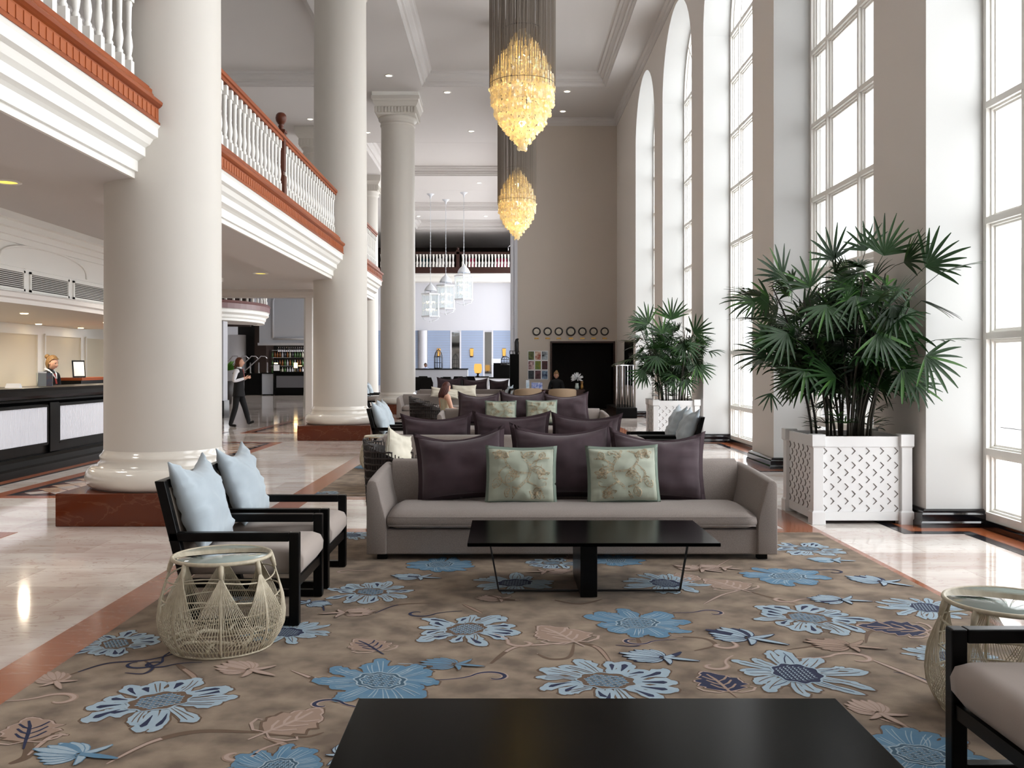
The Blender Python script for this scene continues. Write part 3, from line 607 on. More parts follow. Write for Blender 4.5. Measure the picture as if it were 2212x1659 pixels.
        def double(P_,w=.035):
            q=path(P_); stroke(q,.009)
            o2=[]
            for i in range(len(q)):
                a_=q[max(i-1,0)]; c_=q[min(i+1,len(q)-1)]; d=math.hypot(c_[0]-a_[0],c_[1]-a_[1]) or 1; o2.append((q[i][0]-(c_[1]-a_[1])/d*w*2,q[i][1]+(c_[0]-a_[0])/d*w*2))
            stroke(o2,.009)
            for i in range(1,len(q)-1,2): stroke([q[i],o2[i+1]],.012)
        double([(-.25,-.84),(-.05,-.5),(.22,-.15),(.28,.25),(.08,.62),(.0,.84)],.03); double([(.26,.05),(-.15,.10),(-.42,.42),(-.35,.74),(-.15,.84)],.022); double([(-.05,-.5),(-.42,-.35),(-.62,-.02),(-.5,.2)],.018)
        double([(.25,.3),(.5,.5),(.8,.55)],.018); double([(.15,-.25),(.5,-.5),(.62,-.8)],.018)
        for P_ in ([(-.5,.2),(-.36,.3),(-.3,.16),(-.4,.1)],[(.5,-.45),(.68,-.4),(.7,-.26),(.6,-.28)],[(.45,.48),(.42,.3),(.55,.24),(.58,.34)]): stroke(path(P_),.012)
        for (u,v,a_,L_,W_) in ((-.15,.1,-2.2,.5,.13),(.28,.2,-.3,.42,.12),(-.35,.6,2.6,.4,.12),(-.6,-.1,-2.0,.42,.12),(.05,.6,.5,.4,.11),(-.3,-.45,-1.9,.36,.11),(.55,.5,1.3,.3,.09),(-.05,-.1,2.6,.34,.1)): leafm(mir*u,v,(a_ if mir>0 else PI-a_),L_,W_)
        for (u,v) in ((.62,.0),(-.62,.68),(.42,-.66)):
            for k_ in range(5): leafm(mir*u,v,k_*1.257+.3,.2,.06,False)
        e.build('embroidery','embroidery',o)
    return o
def TR(loc,rx=0,ry=0,rz=0): return Matrix.Translation(loc)@Matrix.Rotation(rz,4,'Z')@Matrix.Rotation(rx,4,'X')@Matrix.Rotation(ry,4,'Y')
# ================= sofas (front edge at y=0, facing -y)
def sofa(x,y,rz,label,W=3.06,D=1.0):
    r=empty('sofa',(x,y,.006),rz,label,'sofa','long grey lounge sofas')
    MB().box((.10,.02,.05),(W-.10,D-.05,.235)).build('base','fabric_sofa',r,bevel=.012)
    b=MB(); n=40
    def cs(u,v):                         # boxed seat cushion with a soft crown
        X=.16+(W-.32)*u; Y=-.015+(.72)*v; return X,Y
    z0,z1=.238,.345
    rings=[]
    for k in range(41):
        u=k/40; X=.158+(W-.316)*u; e=min(1,(min(u,1-u)*30)); e=math.sqrt(max(0,1-(1-e)**2)); ring=[]
        for (yy,zz) in ((.0,z0+.012),(-.018,z0+.03),(-.028,z0+.06),(-.018,z1-.012),(.01,z1+.012),(.1,z1+.03),(.35,z1+.045),(.6,z1+.03),(.72,z1),(.72,z0+.012)):
            wr=.004*noise.noise(Vector((X*6,yy*14,1)))+.006*math.exp(-((X-.85)/.4)**2)*noise.noise(Vector((X*14,yy*5,4)))
            zc=(z0+z1)/2; ring.append(Vector((X,yy*1.0+(.02*(1-e) if yy<.3 else 0),zc+(zz-zc)*(.6+.4*e)+wr)))
        rings.append(ring)
    b.loft(rings,0,True,True); 
    b.tube([(.17+(W-.34)*i/30,-.030,z1-.012) for i in range(31)],.004,6); b.tube([(.17+(W-.34)*i/30,-.022,z0+.03) for i in range(31)],.004,6)
    b.build('seat_cushion','fabric_sofa',r)
    for s in (0,1):
        b=MB(); rings=[]
        for k in range(13):
            t=k/12; Y=D*t; hgt=.605+.035*math.sin(PI*.5*t)
            pr=[(0,.05),(0,hgt-.05),(.006,hgt-.02),(.025,hgt-.002),(.055,hgt),(.078,hgt-.012),(.088,hgt-.04),(.10,.52),(.118,.44),(.14,.37),(.155,.30),(.158,.24),(.158,.05)]
            inset=0
            if k==0: pr=[(.006+x*.92,.055+(z-.05)*.985) for x,z in pr]
            rings.append([Vector(((x if s==0 else W-x),Y+(.0 if k else -.006),z)) for x,z in pr])
        b.loft(rings,0,True,True); o=b.build('armrest','fabric_sofa',r,bevel=.008)
    b=MB(); b.prism([(D-.26,.3),(D-.17,.62),(D-.14,.66),(D-.08,.675),(D-.02,.66),(D,.62),(D,.05),(D-.2,.05)],.09,W-.09,'x',0,True); b.build('backrest','fabric_sofa',r,bevel=.01)
    for fx in (.08,W-.14):
        for fy in (.04,D-.1): MB().box((fx,fy,0.012),(fx+.07,fy+.06,.055)).build('foot','black_wood',r)
    return r
s1=sofa(-1.03,6.8,0,'nearest grey sofa, facing the camera behind the black coffee table')
PL='plum lounge cushions on the sofas'
def plum(x,y,z,w,h,rx,ry,rz,lab,seed): return pillow('cushion',w,h,.24,['fabric_plum','fabric_plum_dark'],TR((x,y,z),rx,ry,rz),lab,'cushion',PL,.036,seed,.13,pinch=.07)
def sage(x,y,z,w,h,rx,ry,rz,lab,seed): return pillow('cushion',w,h,.17,['fabric_sage','fabric_sage_edge'],TR((x,y,z),rx,ry,rz),lab,'cushion','sage embroidered cushions on the sofas',.022,seed,.02,True,pinch=.04)
plum(-.35,7.42,.665,.76,.60,-.24,-.10,-.05,'plum cushion at the left end of the nearest sofa',1)
plum(.47,7.50,.69,.86,.64,-.2,-.015,0,'plum cushion in the middle of the nearest sofa, behind both green ones',2)
plum(1.24,7.44,.655,.80,.60,-.24,.05,.05,'plum cushion at the right end of the nearest sofa',3)
sage(.13,7.22,.60,.57,.47,-.22,.01,0,'pale green leaf-embroidered cushion, left one on the nearest sofa',11)
sage(.93,7.22,.605,.58,.47,-.22,-.02,0,'pale green leaf-embroidered cushion, right one on the nearest sofa',12)
s2=sofa(1.60,11.35,PI,'second sofa, turned away with only its back and plum cushions visible')
plum(-.79,10.68,.67,.84,.52,.2,-.02,0,'dark plum cushion at the left of the turned-away sofa',4)
plum(.08,10.68,.69,.92,.53,.2,.0,0,'dark plum cushion at the middle of the turned-away sofa',5)
plum(.95,10.68,.675,.84,.52,.2,.02,0,'dark plum cushion at the right of the turned-away sofa',6)
s3=sofa(-1.2,16.2,0,'third grey sofa further back, facing the camera with two green cushions')
plum(-.48,16.85,.70,.78,.62,-.22,.02,0,'plum cushion at the left end of the third sofa',7)
plum(.33,16.92,.72,.86,.62,-.2,0,0,'plum cushion in the middle of the third sofa',8)
plum(1.14,16.85,.70,.84,.60,-.22,-.03,0,'plum cushion at the right end of the third sofa',9)
sage(-.07,16.62,.63,.58,.44,-.2,0,0,'small-looking pale green cushion, left one on the third sofa',13)
sage(.67,16.62,.64,.58,.44,-.2,0,0,'small-looking pale green cushion, right one on the third sofa',14)
# ================= armchairs (facing +x, front legs at x=0, width along y)
def armchair(x,y,rz,label,mirror=1):
    r=empty('armchair',(x,y,.018),rz,label,'armchair','black framed lounge armchairs'); w=.055; Wd=.70
    for yy in (0,Wd-w):
        MB().box((-w,yy,.0),(0,yy+w,.515)).build('front_leg','black_wood',r,bevel=.006)
        MB().box((-.72,yy,.465),(-w,yy+w,.515)).build('armrest','black_wood',r,bevel=.006)
        MB().prism([(-.60,0),(-.545,0),(-.745,.80),(-.80,.80)],yy,yy+w,'y').build('back_post','black_wood',r,bevel=.005)
        MB().box((-.56,yy+.005,0),(-w,yy+w-.005,.042)).build('floor_rail','black_wood',r,bevel=.004)
        MB().box((-.62,yy+.01,.21),(-w,yy+w-.01,.255)).build('side_rail','black_wood',r)
    MB().box((-.045,w,.205),(-.01,Wd-w,.255)).build('front_rail','black_wood',r)
    MB().prism([(-.745,.755),(-.785,.755),(-.797,.80),(-.757,.80)],w,Wd-w,'y').build('top_rail','black_wood',r)
    MB().prism([(-.632,.25),(-.655,.25),(-.775,.755),(-.752,.755)],w,Wd-w,'y').build('back_panel','fabric_sofa_back',r)
    b=MB(); rings=[]
    for k in range(15):
        t=k/14; Y=w+.008+(Wd-2*w-.016)*t; e=min(1,min(t,1-t)*7); e=math.sqrt(max(0,1-(1-e)**2))
        rings.append([Vector((xx,Y,.335+(zz-.335)*(.78+.22*e))) for xx,zz in ((-.64,.26),(-.66,.33),(-.65,.385),(-.45,.405),(-.2,.42),(-.05,.42),(-.005,.405),(.012,.36),(.008,.30),(-.02,.262))])
    b.loft(rings,0,True,True); b.build('seat_cushion','fabric_seat',r)
    return r
def bluecush(chair,label,seed,k=1,rz_=0,d=0):
    T=Matrix.Translation(chair.location)@Matrix.Rotation(chair.rotation_euler.z,4,'Z')@Matrix.Translation((-.65+d,.35,.650))@Matrix.Rotation(PI/2+rz_,4,'Z')@Matrix.Rotation(-.36,4,'X')
    pillow('cushion',.58,.54,.19,['fabric_blue'],T,label,'cushion','light blue armchair cushions',0,seed,.12,pinch=.10)
A0=armchair(-1.139,5.07,0,'black framed armchair nearest on the left, behind the woven side table')
A1=clone(A0,(-1.139,5.92,.018),0,'black framed armchair second on the left, beside the nearest sofa')
bluecush(A0,'light blue cushion on the nearest left armchair',21); bluecush(A1,'light blue cushion on the second left armchair, in front of the big column',22)
A2=clone(A0,(1.563,3.255,.018),PI,'black framed armchair cut off at the lower right corner')
A3=clone(A0,(-1.30,13.9,.018),0,'farther armchair with two blue cushions, left of the second sofa'); bluecush(A3,'blue cushion on the farther left armchair, the near one of two',23,d=.02)
A3b=clone(A0,(-1.30,14.62,.018),0,'armchair right behind the farther left one, mostly hidden'); bluecush(A3b,'blue cushion on the farther left armchair, the one behind',24)
A4=clone(A0,(1.74,12.3,.018),PI,'armchair seen from its back right of the turned-away sofa, before the small planter'); bluecush(A4,'blue-grey cushion on the right armchair before the planter, nearer the camera',25)
A5=clone(A0,(1.74,13.1,.018),PI,'armchair beside the right one in front of the small planter, mostly hidden'); bluecush(A5,'blue-grey cushion on the right armchair before the planter, left of the pair',26)
for i,(x,y) in enumerate(((-4.3,32.2),(-4.3,33.2))):
    q=clone(A0,(x,y,0),0,('distant armchair with blue cushion left of the third column','distant armchair behind another left of the third column')[i]); bluecush(q,('blue cushion on the distant armchair by the third column','blue cushion further back by the third column')[i],27+i)
q=clone(A0,(-.45,28.6,0),PI-.2,'distant armchair seen sideways by the white bar front'); bluecush(q,'dark looking blue cushion on the distant armchair by the white bar front',29)
# ================= coffee tables
def ctable(x,y,label):
    r=empty('coffee_table',(x,y,.004),0,label,'table','low black coffee tables'); W,D,h=1.55,.84,.37
    MB().box((0,0,h-.022),(W,D,h)).build('table_top','table_black',r,bevel=.003)
    MB().box((.70,.10,.0145),(.805,.74,h-.022)).build('pedestal','black_wood',r,bevel=.004)
    for sx,xa,xb in ((-1,.13,.19),(1,1.40,1.345)):
        b=MB(); b.bar((xa,.24,h-.02),(xb,.24,.027),.022,.010); b.bar((xb,.24,.024),(.75,.24,.024),.010,.022,up=(0,1,0)); b.build('side_frame','iron_black',r)
    return r
ctable(-.228,5.6,'low black coffee table in front of the nearest sofa'); ctable(-.474,2.14,'black table top cut off at the bottom of the view'); ctable(-.55,13.2,'dark low table half hidden between the second and third sofas')
# ================= woven side tables
def rtable(x,y,label,z0=.022):
    r=empty('side_table',(x,y,z0),0,label,'side table','round woven rattan side tables with glass tops')
    MB().lathe([(0,.452),(.238,.452),(.238,.460),(0,.460)],n=48).build('glass_top','glass_table',r)
    MB().tube([(.245*math.cos(2*PI*k/48),.245*math.sin(2*PI*k/48),.455) for k in range(48)],.010,8,closed=True).build('rim','rattan',r)
    def rad(z):
        pts=[(0,.255),(.04,.285),(.10,.312),(.16,.318),(.24,.308),(.34,.278),(.45,.243)]
        for (a,b),(c,d) in zip(pts,pts[1:]):
            if z<=c: return b+(d-b)*(z-a)/(c-a)
        return .243
    def pt(z,t,o=0): return Vector(((rad(z)+o)*math.cos(t),(rad(z)+o)*math.sin(t),z))
    n=8
    for i in range(n):
        t=2*PI*(i+.35)/n; b=MB(); b.tube([pt(z,t,-.004) for z in (.45,.40,.34,.24,.16,.1,.04,0)],.007,6); b.tube([pt(.452,t),pt(.42,t),pt(.385,t)],[.013,.014,.009],8)
        b.build('upright','rattan',r)
    b=MB()
    for i in range(n):
        t=2*PI*(i+.35)/n
        for k in range(-12,13):
            d=k/12*.64; pts=[]
            for j in range(9):
                z=.40*(1-j/8); f=min(1,j/8*1.15); pts.append(pt(z,t+d*f*(1.0 if j<6 else 1+.08*(j-5)),.001*(k%2)))
            b.tube(pts,.0021,4,cap=False)
    b.build('weave','rattan',r)
    b=MB()
    for z,o,rr in ((.36,-.006,.004),(.27,-.006,.004),(.20,-.006,.004),(.12,-.008,.0045),(.0,.0,.006),(.03,-.01,.004)):
        b.tube([pt(z+(.012*math.sin(3*2*PI*k/48) if z>.2 else 0),2*PI*k/48,o) for k in range(48)],rr,6,closed=True)
    b.tube([(.15*math.cos(2*PI*k/32),.13*math.sin(2*PI*k/32),.03+.012*math.sin(6*PI*k/32)) for k in range(32)],.011,8,closed=True)
    for k in range(8):
        t=2*PI*k/8; b.tube([pt(.02,t,-.01),Vector((.2*math.cos(t),.2*math.sin(t),.045)),Vector((.13*math.cos(t),.12*math.sin(t),.03))],.008,6)
    b.build('hoops','rattan',r)
    return r
R0_=rtable(-1.46,4.74,'white woven side table with glass top before the nearest left armchair')
clone(R0_,(2.09,3.80,.022),.3,'woven side table at the right edge behind the cut-off armchair')
clone(R0_,(-1.72,12.9,.022),.5,'small-looking woven side table beyond the first sofa on the left')
clone(R0_,(1.35,12.0,.022),.9,'woven glass table hidden low beside the armchair before the small planter')
# dark woven tub chair with a white cushion
def tub(x,y,rz,label):
    r=empty('tub_chair',(x,y,0),rz,label,'armchair','dark woven tub chairs'); b=MB()
    for k in range(46):
        t=-2.1+4.2*k/45; hgt=.74-.22*abs(t/2.1)**2
        b.tube([(.36*math.cos(t)*(.9+.1*z/.7),.36*math.sin(t)*(.9+.1*z/.7),z) for z in (.1,.3,.5,hgt)],.006,5)
    for z in (.14,.22,.30,.38,.46,.52,.58,.64,.70,.74):
        q=[]
        for k in range(47):
            t=-2.1+4.2*k/46; hgt=.74-.22*abs(t/2.1)**2
            if z<=hgt+.01: q.append((.362*math.cos(t)*(.9+.1*z/.7),.362*math.sin(t)*(.9+.1*z/.7),z+.004*math.sin(k*1.7)))
        if len(q)>2: b.tube(q,.009,6)
    b.build('woven_shell','rattan_dark',r)
    MB().loft([[(R_*math.cos(-2.1+4.2*k/24),R_*math.sin(-2.1+4.2*k/24),z) for R_,z in ((.33,.12),(.345,.70-.22*abs((-2.1+4.2*k/24)/2.1)**2),(.33,.70-.22*abs((-2.1+4.2*k/24)/2.1)**2),(.315,.14))] for k in range(25)],0,True,True).build('inner_shell','rattan_dark',r)
    MB().lathe([(.0,.30),(.30,.30),(.33,.33),(.33,.38),(.28,.42),(0,.43)],n=24).build('seat','fabric_cream',r)
    for k in range(4):
        t=PI/4+k*PI/2; MB().tube([(.25*math.cos(t),.25*math.sin(t),.3),(.28*math.cos(t),.28*math.sin(t),.016)],.015,8).build('leg','rattan_dark',r)
    return r
T0=tub(-1.02,9.0,PI,'dark woven tub chair peeking out behind the left arm of the nearest sofa')
pillow('cushion',.46,.44,.15,['fabric_cream'],TR((-1.06,9.15,.60),-.1,.3,1.15),'off-white cushion on the woven tub chair behind the sofa','cushion',None,.018,31)
T1=clone(T0,(-1.50,18.6,0.0),PI,'dark tub chair in the distance beside the seated woman with auburn hair'); T1.scale=(1.2,1.2,1.15)
clone(T0,(-4.55,24.9,0),1.0,'dark tub chair tucked beside the second column near the passage')
pillow('cushion',.46,.44,.15,['fabric_cream'],TR((-4.45,24.75,.72),-.1,.35,.5),'silvery cushion on the dark chair left of the second column','cushion',None,.018,32)
# ================= planters with palms
def planter_palm(x,y,label,seed,W=.93,xmax=3.72,wall=None,extra=(),ncane=22,spread=1.0,ht=1.0,dens=6):
    r=empty('potted_palm',(x,y,0),0,label,'potted plant'); rd=random.Random(seed); Hh=.83; p=.115
    q=p*.38
    for cx_,cy_ in ((0,0),(W,0),(0,W),(W,W)):
        b=MB(); sx=p/2 if cx_==0 else W-p/2; sy=p/2 if cy_==0 else W-p/2
        a=p*.42; b.box((sx-a,sy-a,.1),(sx+a,sy+a,Hh-.1)); c=p*.54
        for z0,z1 in ((0.0,.115),(Hh-.11,Hh)):
            b.box((sx-c,sy-c,z0),(sx+c,sy+c,z1))
            zz=z1 if z0==0 else z0; d=.015 if z0==0 else -.015
            b.loft([[(sx-k,sy-k,zz),(sx+k,sy-k,zz),(sx+k,sy+k,zz),(sx-k,sy+k,zz)] for k in (c,)]+[[(sx-a,sy-a,zz+d),(sx+a,sy-a,zz+d),(sx+a,sy+a,zz+d),(sx-a,sy+a,zz+d)]],0,False,False)
        b.build('corner_post','planter_white',r,bevel=.004)
    pw,ph=W-2*p*.9,Hh-.2
    for k in range(4):
        b=MB(); T=Matrix.Translation((W/2,W/2,0))@Matrix.Rotation(k*PI/2,4,'Z')@Matrix.Translation((-pw/2,-W/2+.035,0))
        b.box((0,0,.035),(pw,.03,.115),0,T); b.box((0,0,Hh-.115),(pw,.03,Hh-.02),0,T); b.box((0,.012,.10),(pw,.022,Hh-.1),0,T)
        sx_,sz_=.131,.066; j=0; z=.115
        while z<Hh-.115-.01:
            i=0; xx=-.05 if j%2 else .015
            while xx<pw:
                # woven slat end: shadow gap painted as a dark chevron at its right tip
                dx,dz=.032,.032
                pts=[(xx,z+.0),(xx+dx,z+dz),(xx,z+2*dz)]
                if xx>0.0 and xx+dx<pw-.002 and z+2*dz<Hh-.112:
                    A=[T@Vector((pts[0][0],.006,pts[0][1])),T@Vector((pts[1][0],.006,pts[1][1])),T@Vector((pts[2][0],.006,pts[2][1]))]
                    B=[T@Vector((pts[0][0]-.004,.006,pts[0][1]+.002)),T@Vector((pts[1][0]-.0072,.006,pts[1][1])),T@Vector((pts[2][0]-.004,.006,pts[2][1]-.002))]
                    C0=[T@Vector((q0[0],.0125,q0[1])) for q0 in pts]; 
                    b.add(A+B,[(0,1,4,3),(1,2,5,4)],1)
                    D=[T@Vector((pts[0][0]-.004,.0125,pts[0][1]+.002)),T@Vector((pts[1][0]-.0072,.0125,pts[1][1])),T@Vector((pts[2][0]-.004,.0125,pts[2][1]-.002))]
                    b.add(A+C0,[(0,1,4,3),(1,2,5,4)],1); b.add(B+D,[(0,1,4,3),(1,2,5,4)],1)
                xx+=sx_
            z+=sz_; j+=1
        b.build('lattice_panel',['planter_white','planter_gap_shade'],r)
    MB().box((p*.6,p*.6,.1),(W-p*.6,W-p*.6,Hh-.07)).build('soil','soil',r)
    c0=W/2; hubs=[]; Pt=MB(); Lf=MB()
    def ok(v):
        wx,wy=v.x+x,v.y+y
        if wall:
            for a,cc in wall:
                if a-.03<wy<cc+.03 and wx>WX-.03: return False
        return wx<RX-.06
    def fan(hub,dirv,up,R,n,droop):
        dirv=dirv.normalized(); side=dirv.cross(up)
        if side.length<.1: side=dirv.orthogonal()
        side.normalize(); nrm=side.cross(dirv).normalized(); arcw=rd.uniform(1.9,2.6)
        for i in range(n):
            a=(-arcw/2+arcw*i/(n-1))+rd.uniform(-.05,.05); L=R*(1-.16*abs(a/(arcw/2))**1.5)*rd.uniform(.88,1.08); w=R*.030*rd.uniform(.8,1.2)
            d=dirv*math.cos(a)+side*math.sin(a); s2=d.cross(nrm).normalized(); pL=[];pR=[];pM=[]; pos=Vector(hub); dd=Vector(d); segs=6
            for k in range(segs+1):
                t=k/segs; ww=w*(.35+1.0*math.sin(PI*min(1,t*.9+.12))**.7) if t<1 else w*.3
                pL.append(pos-s2*ww+nrm*ww*.25); pR.append(pos+s2*ww+nrm*ww*.25); pM.append(pos.copy()); dd=(dd+Vector((0,0,-1))*droop*t*.42/segs*3).normalized(); pos=pos+dd*L/segs
            if not (ok(pos) and ok(pM[3])): continue
            k=segs+1; Lf.add(pL+pM+pR,[(j,j+1,k+j+1,k+j) for j in range(segs)]+[(k+j,k+j+1,2*k+j+1,2*k+j) for j in range(segs)],1 if rd.random()<.10 else 0,True)
    for i in range(ncane):
        a=rd.uniform(0,2*PI); rr=.30*math.sqrt(rd.random()); base=Vector((c0+rr*math.cos(a),c0+rr*math.sin(a),Hh-.09)); hh=rd.uniform(.75,1.65)*ht
        out=Vector((math.cos(a),math.sin(a),0))*(rr/.3)*rd.uniform(.1,.5)*spread+Vector((rd.uniform(-.1,.1),rd.uniform(-.1,.1),0))
        pts=[base+out*(t/6)**1.6+Vector((0,0,hh*t/6)) for t in range(7)]
        while not ok(pts[-1]): pts=[Vector((p_.x-.05*(k/6),p_.y,p_.z)) for k,p_ in enumerate(pts)]
        MB().tube(pts,[.012]*5+[.009,.006],6).build('cane','bamboo_cane',r)
        for k in range(dens):
            t=rd.uniform(.38,1.0) if k else 1.0; f=t*6; j=min(5,int(f)); p0=pts[j].lerp(pts[j+1],f-j); an=rd.uniform(0,2*PI) if k else a
            dv=Vector((math.cos(an),math.sin(an),rd.uniform(.0,.9))).normalized(); Lp=rd.uniform(.2,.52); hub=p0+dv*Lp
            if not ok(hub) or hub.z<Hh+.15 or ((hub.x-c0)/(.80*spread**.3))**2+((hub.y-c0)/.85)**2+((hub.z-1.95*ht)/.85)**2>1: continue
            Pt.tube([p0,p0+dv*Lp*.5+Vector((0,0,.02)),hub],.0028,4,cap=False)
            fan(hub,dv+Vector((0,0,rd.uniform(-.7,.3))),Vector((rd.uniform(-.9,.9),rd.uniform(-1.3,.2),rd.uniform(.3,1))).normalized(),rd.uniform(.22,.37),rd.randint(8,12),rd.uniform(.5,1.3))
    for (hx,hy,hz,dx,dy,dz,R,n) in extra:
        hub=Vector((hx-x,hy-y,hz)); s0=Vector((c0+.2*(hub.x-c0),c0,max(Hh+.5,hz-.75))); Pt.tube([s0,(s0+hub)/2+Vector((0,0,.08)),hub],.003,4); fan(hub,Vector((dx,dy,dz)),Vector((0,-1,.25)) if abs(dz)>.5 else Vector((0,0,1)),R,n,.45)
    for i in range(14):
        a=rd.uniform(0,2*PI); hub=Vector((c0+.3*math.cos(a),c0+.3*math.sin(a),Hh+rd.uniform(0.02,.22))); fan(hub,Vector((math.cos(a),math.sin(a),.7)),Vector((0,0,1)),.2,5,1)
    Lf.add(Pt.v,Pt.f,0,True); Lf.build('foliage',['leaf_green','leaf_light'],r)
    return r
def ex(px,py,Y,dx,dz,R,n,dy=-.3): v=P(px,py,Y); return (v.x,v.y,v.z,dx,dy,dz,R,n)
planter_palm(2.83,8.42,'tall fan palm in a big white lattice planter, in front of the nearest window pier',4,wall=PIER,ncane=28,spread=1.4,ht=1.0,dens=13,
  extra=[ex(1908,550,8.3,.15,1,.36,11),ex(1800,560,8.6,-.3,1,.33,9),ex(2000,575,8.1,.9,.7,.38,10),ex(2030,590,8.05,1,.35,.38,9),ex(1690,600,8.6,-.7,.8,.34,9),ex(1660,690,8.5,-1,.1,.38,10),ex(1680,770,8.5,-1,-.3,.42,11),ex(1750,620,8.4,-.4,.9,.33,9),
  ex(2020,735,8.0,1,.1,.36,9),ex(2000,770,7.95,.8,-.6,.36,10),ex(1785,660,8.2,-.1,-.8,.34,11),ex(1930,660,8.1,.2,-.8,.36,11),ex(1900,720,8.1,.1,-.9,.36,10),ex(1990,650,8.1,.9,-.4,.38,10),ex(1665,850,8.6,-.3,-1,.2,6),ex(1640,640,8.6,-1,.4,.34,9),ex(1870,540,8.5,-.3,.9,.3,8),ex(1700,720,8.3,-.8,-.6,.36,10),ex(1950,800,8.1,.5,-.9,.34,10),ex(1740,800,8.3,-.5,-.9,.3,8),ex(1850,640,8.2,0,-.9,.34,10),ex(1980,830,8.1,.5,-.9,.26,8)])
planter_palm(2.82,17.42,'smaller-looking fan palm in a white lattice planter, further along the window wall',17,wall=PIER,ncane=22,spread=1.05,ht=.95,dens=10,W=.90,
  extra=[ex(1450,690,17.2,0,1,.45,11),ex(1400,700,17.4,-.6,.8,.45,10),ex(1500,720,17.1,.8,.6,.42,9),ex(1375,740,17.4,-1,.2,.45,10),ex(1365,775,17.5,-1,-.3,.45,10),ex(1480,740,17.0,.2,-.9,.42,11),ex(1505,790,17.0,.6,-.8,.42,10),ex(1420,770,17.1,-.3,-.9,.4,10),ex(1390,800,17.2,-.6,-.9,.4,9),ex(1480,820,17,.3,-1,.35,9),ex(1430,720,17.1,-.2,.9,.4,9)])
# ================= shell chandeliers
glassmat('capiz_tmp')
def capiz():
    m=bpy.data.materials.new('capiz_shell'); m.use_nodes=True; nt=m.node_tree; nt.nodes.clear(); N=nt.nodes.new; L=nt.links.new
    d=N('ShaderNodeBsdfDiffuse'); d.inputs[0].default_value=lin((244,234,206)); t=N('ShaderNodeBsdfTranslucent'); t.inputs[0].default_value=lin((255,240,196)); g=N('ShaderNodeBsdfGlossy'); g.inputs[1].default_value=.25; g.inputs[0].default_value=lin((255,245,225))
    a=N('ShaderNodeMixShader'); a.inputs[0].default_value=.45; b=N('ShaderNodeMixShader'); b.inputs[0].default_value=.16; o=N('ShaderNodeOutputMaterial')
    L(d.outputs[0],a.inputs[1]); L(t.outputs[0],a.inputs[2]); L(a.outputs[0],b.inputs[1]); L(g.outputs[0],b.inputs[2]); L(b.outputs[0],o.inputs[0]); M['capiz']=m
capiz(); bpy.data.materials.remove(M.pop('capiz_tmp'))
def chandelier(x,y,label,seed):
    rd=random.Random(seed); r=empty('chandelier',(x,y,4.72),0,label,'chandelier','capiz shell chandeliers hanging from the coffers')
    k=.00702; prof=[(0,.05),(.10,.11),(.22,.20),(.36,.33),(.55,.43),(.75,.485),(.92,.50),(1.08,.485),(1.25,.44),(1.42,.36),(1.56,.27),(1.70,.17),(1.80,.10),(1.86,.05)]
    def rr(z):
        for (a,b),(c,d) in zip(prof,prof[1:]):
            if z<=c: return b+(d-b)*(z-a)/(c-a)
        return .05
    b=MB(); zz=0; top=10.30-4.72
    strands=MB(); pos={}
    for layer,(R) in enumerate((.06,.12,.18,.24,.30,.36,.42,.47,.50)):
        n=int(2*PI*R/.040)+3
        for i in range(n):
            t=2*PI*(i+.5*(layer%2))/n+rd.uniform(-.04,.04); zs=[z*.02 for z in range(94) if rr(z*.02)>=R]
            if not zs: continue
            z1,z0=zs[-1],zs[0]; cx_,cy_=R*math.cos(t),R*math.sin(t)
            if layer>1 or i%2: strands.add([(cx_-.0034,cy_,z1),(cx_+.0034,cy_,z1),(cx_,cy_+.005,z1),(cx_-.0034,cy_,top),(cx_+.0034,cy_,top),(cx_,cy_+.005,top)],[(0,1,4,3),(1,2,5,4),(2,0,3,5)])
            z=z0+rd.uniform(0,.03)
            while z<z1+.01:
                out=R>=rr(z)-.075
                if out:
                    w=.027*rd.uniform(.8,1.15); yaw=t+PI/2+rd.uniform(-1.2,1.2); tl=rd.uniform(-.45,.45); T=Matrix.Translation((cx_,cy_,z))@Matrix.Rotation(yaw,4,'Z')@Matrix.Rotation(tl,4,'X')
                    b.add([T@Vector((w*math.cos(q*PI/4),0,w*math.sin(q*PI/4))) for q in range(8)],[tuple(range(8))])
                z+=.044*rd.uniform(.8,1.2)
    tag(b.build('shells','capiz',r),kind='stuff'); tag(strands.build('hanging_cords','cord_grey',r),kind='stuff')
    b=MB()
    for R,z in ((.30,1.84),(.5,1.0)): b.tube([(R*math.cos(2*PI*q/32),R*math.sin(2*PI*q/32),z) for q in range(32)],.004,5,closed=True)
    b.build('wire_hoop','iron_black',r); MB().lathe([(0,top-.03),(.53,top-.03),(.55,top-.01),(.55,top+.02)],n=32).build('ceiling_plate','paint_ceiling',r)
    for z in (.42,.95,1.42):
        MB().sph((.0,0,z),.055,10).build('bulb','bulb_gold',r)
    return r
chandelier(.27,13.9,'nearest and largest-looking golden shell chandelier on long grey cords',1)
chandelier(.32,23.6,'second golden shell chandelier, lower in the view and smaller-looking',2)
